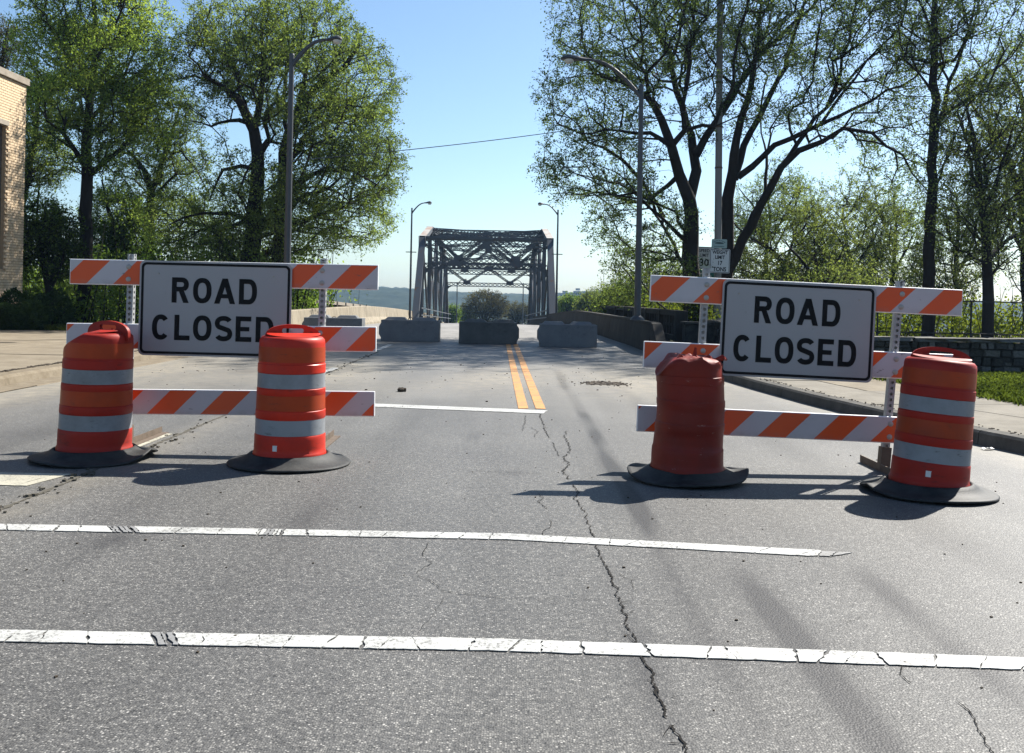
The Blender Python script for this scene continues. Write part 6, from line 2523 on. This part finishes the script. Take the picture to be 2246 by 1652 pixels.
def undergrowth(name, n, xr, yr, top, leaf, size, seed, low=0.0, freq=0.5, stems=300):
    """A bank of leafy scrub: leaves heaped over the ground up to a ragged top."""
    rg = np.random.default_rng(seed)
    x = rg.uniform(*xr, n)
    y = rg.uniform(*yr, n)
    ph = rg.uniform(0, 6.28, 6)
    hgt = top(x, y) * (0.72 + 0.22 * np.sin(x * freq * 2.3 + ph[0]) * np.sin(y * 1.1 + ph[1]) + 0.16 * np.sin(x * freq * 5.1 + y * 2 + ph[2]) + 0.10 * np.sin(x * freq * 11 + ph[3]))
    z = np.array([terrain_z(a, b) for a, b in zip(x, y)]) + low + np.maximum(hgt, 0.05) * rg.uniform(0, 1, n) ** 0.75
    c = np.stack([x, y, z], 1) + rg.normal(size=(n, 3)) * 0.05
    hole = np.zeros(n)
    for _ in range(5):
        k = rg.normal(size=3) * np.array([1.6, 1.6, 2.2])
        hole += np.sin(c @ k + rg.uniform(0, 6.28))
    c = c[hole / 5 < 0.42]
    v1 = leaf_mesh('leaves', c, size, M[leaf], clump_tint(c, rg, 1.3, .2), rg, aspect=.75)
    o = link(name, v1)
    tag(o, kind='stuff')
    # bare stems through it
    sx = rg.uniform(*xr, stems)
    sy = rg.uniform(*yr, stems)
    sz = np.array([terrain_z(a, b) for a, b in zip(sx, sy)])
    P0 = np.stack([sx, sy, sz], 1)
    P1 = P0 + np.stack([rg.normal(size=stems) * .5, rg.normal(size=stems) * .4, top(sx, sy) * rg.uniform(.5, 1.25, stems)], 1)
    V, F = prisms(P0, P1, np.full(stems, .022), np.full(stems, .007), 4)
    tag(link(name + '_stems', np_mesh('stems', V, F, M['bark'])), kind='stuff')


build_shrubs()
undergrowth('undergrowth', 46000, (-20.5, -6.9), (29.5, 37.5), lambda x, y: 2.9 + 0.05 * (y - 30) + 0.0 * x, 'leaf_under', 0.12, 5, stems=420)
undergrowth('undergrowth', 26000, (4.9, 21.0), (27.5, 36.0), lambda x, y: 1.45 + 0.07 * (y - 28) + 0 * x, 'leaf_bank', 0.105, 6, stems=260)
undergrowth('undergrowth', 15000, (5.1, 16.0), (36.5, 60.0), lambda x, y: 2.2 + 0.22 * (y - 36) + 0 * x, 'leaf_bank', 0.15, 7, stems=120)
undergrowth('undergrowth', 9000, (-30, -9.3), (38.5, 62.0), lambda x, y: 3.6 + 0.22 * (y - 38) + 0 * x, 'leaf_olive', 0.20, 8, stems=160)


def build_hills():
    xs = np.arange(-640, 760, 4.5)
    ys = np.concatenate([np.arange(600, 800, 5.0), np.arange(800, 980, 12)])
    X, Y = np.meshgrid(xs, ys)
    rg = np.random.default_rng(91)
    px = CX + X / Y * FPX        # bearing, used only to shape the skyline along the valley side
    prof = np.interp(px, [0, 300, 640, 760, 860, 960, 1060, 1165, 1230, 1300, 1500, 1800, 2246], [5.5, 5, 5.2, 5.6, 5.0, 3.2, 1.6, 1.2, 2.5, 4.0, 4.0, 2.0, 2.5])
    up = np.clip((Y - 600) / 190, 0, 1)
    up = up * up * (3 - 2 * up)
    Z = -21 + (prof + 21) * up
    for k in range(7):
        a = rg.normal(size=2) * 0.012 * (1.7 ** k)
        Z += 1.1 / (1.35 ** k) * np.sin(X * a[0] + Y * a[1] + rg.uniform(0, 6.28)) * up
    Z += rg.uniform(-1.1, 1.3, Z.shape) * np.minimum(1, up * 3)
    v = np.stack([X.ravel(), Y.ravel(), Z.ravel()], 1)
    nx = len(xs)
    j, i = np.meshgrid(np.arange(len(ys) - 1), np.arange(nx - 1), indexing='ij')
    b = (j * nx + i).ravel()
    f = np.stack([b, b + 1, b + nx + 1, b + nx], 1)
    tag(link('hills', np_mesh('hills', v, f, M['far_forest'], smooth=True)), kind='structure')
    # distant tower blocks on the skyline
    for (xa, xb, yt, Y, lab) in ((1258, 1273.5, 633.5, 640, 'tallest of the hazy distant tower blocks right of the bridge'),
                                 (1228, 1247, 639, 650, 'hazy flat-topped distant block closest to the truss bridge'),
                                 (1276, 1290, 639.5, 655, 'low hazy distant block right of the tallest tower block')):
        a, b_ = P(xa, yt, Y), P(xb, yt, Y)
        t = thing('tower_block', ((a.x + b_.x) / 2, Y, -18), lab, 'building', 'distant tower blocks')
        w, h = b_.x - a.x, a.z + 18
        mb = MB()
        mb.box((0, 0, h / 2 - 0.7), (w, w * .9, h - 1.4))
        mb.build('wall', M['far_building'], t)
        mb = MB()
        mb.box((0.1 * w, 0, h - 0.35), (w * .6, w * .5, 1.38))
        mb.build('roof_house', M['far_building'], t)
        mb = MB()
        for fl in range(5):
            for q in range(4):
                mb.box((-w / 2 + w * (q + .5) / 4, -w * .45 - .02, h - 3.2 - 3 * fl), (w * .12, .1, 1.5))
        mb.build('window', M['dark_glass'], t)


build_hills()


# ------------------------------------------------------------------ air
def build_haze():
    mb = MB()
    mb.box((0, 610, 2.5), (3000, 1350, 52))
    k = bpy.data.materials.new('haze')
    k.use_nodes = True
    nt_ = k.node_tree
    nt_.nodes.remove(nt_.nodes['Principled BSDF'])
    pv = nt_.nodes.new('ShaderNodeVolumePrincipled')
    pv.inputs['Color'].default_value = (0.30, 0.52, 0.85, 1)
    pv.inputs['Density'].default_value = 0.00024
    pv.inputs['Anisotropy'].default_value = 0.3
    nt_.links.new(pv.outputs[0], nt_.nodes['Material Output'].inputs['Volume'])
    o = mb.build('haze', k)
    tag(o, kind='stuff')


HAZE = True
if HAZE: build_haze()
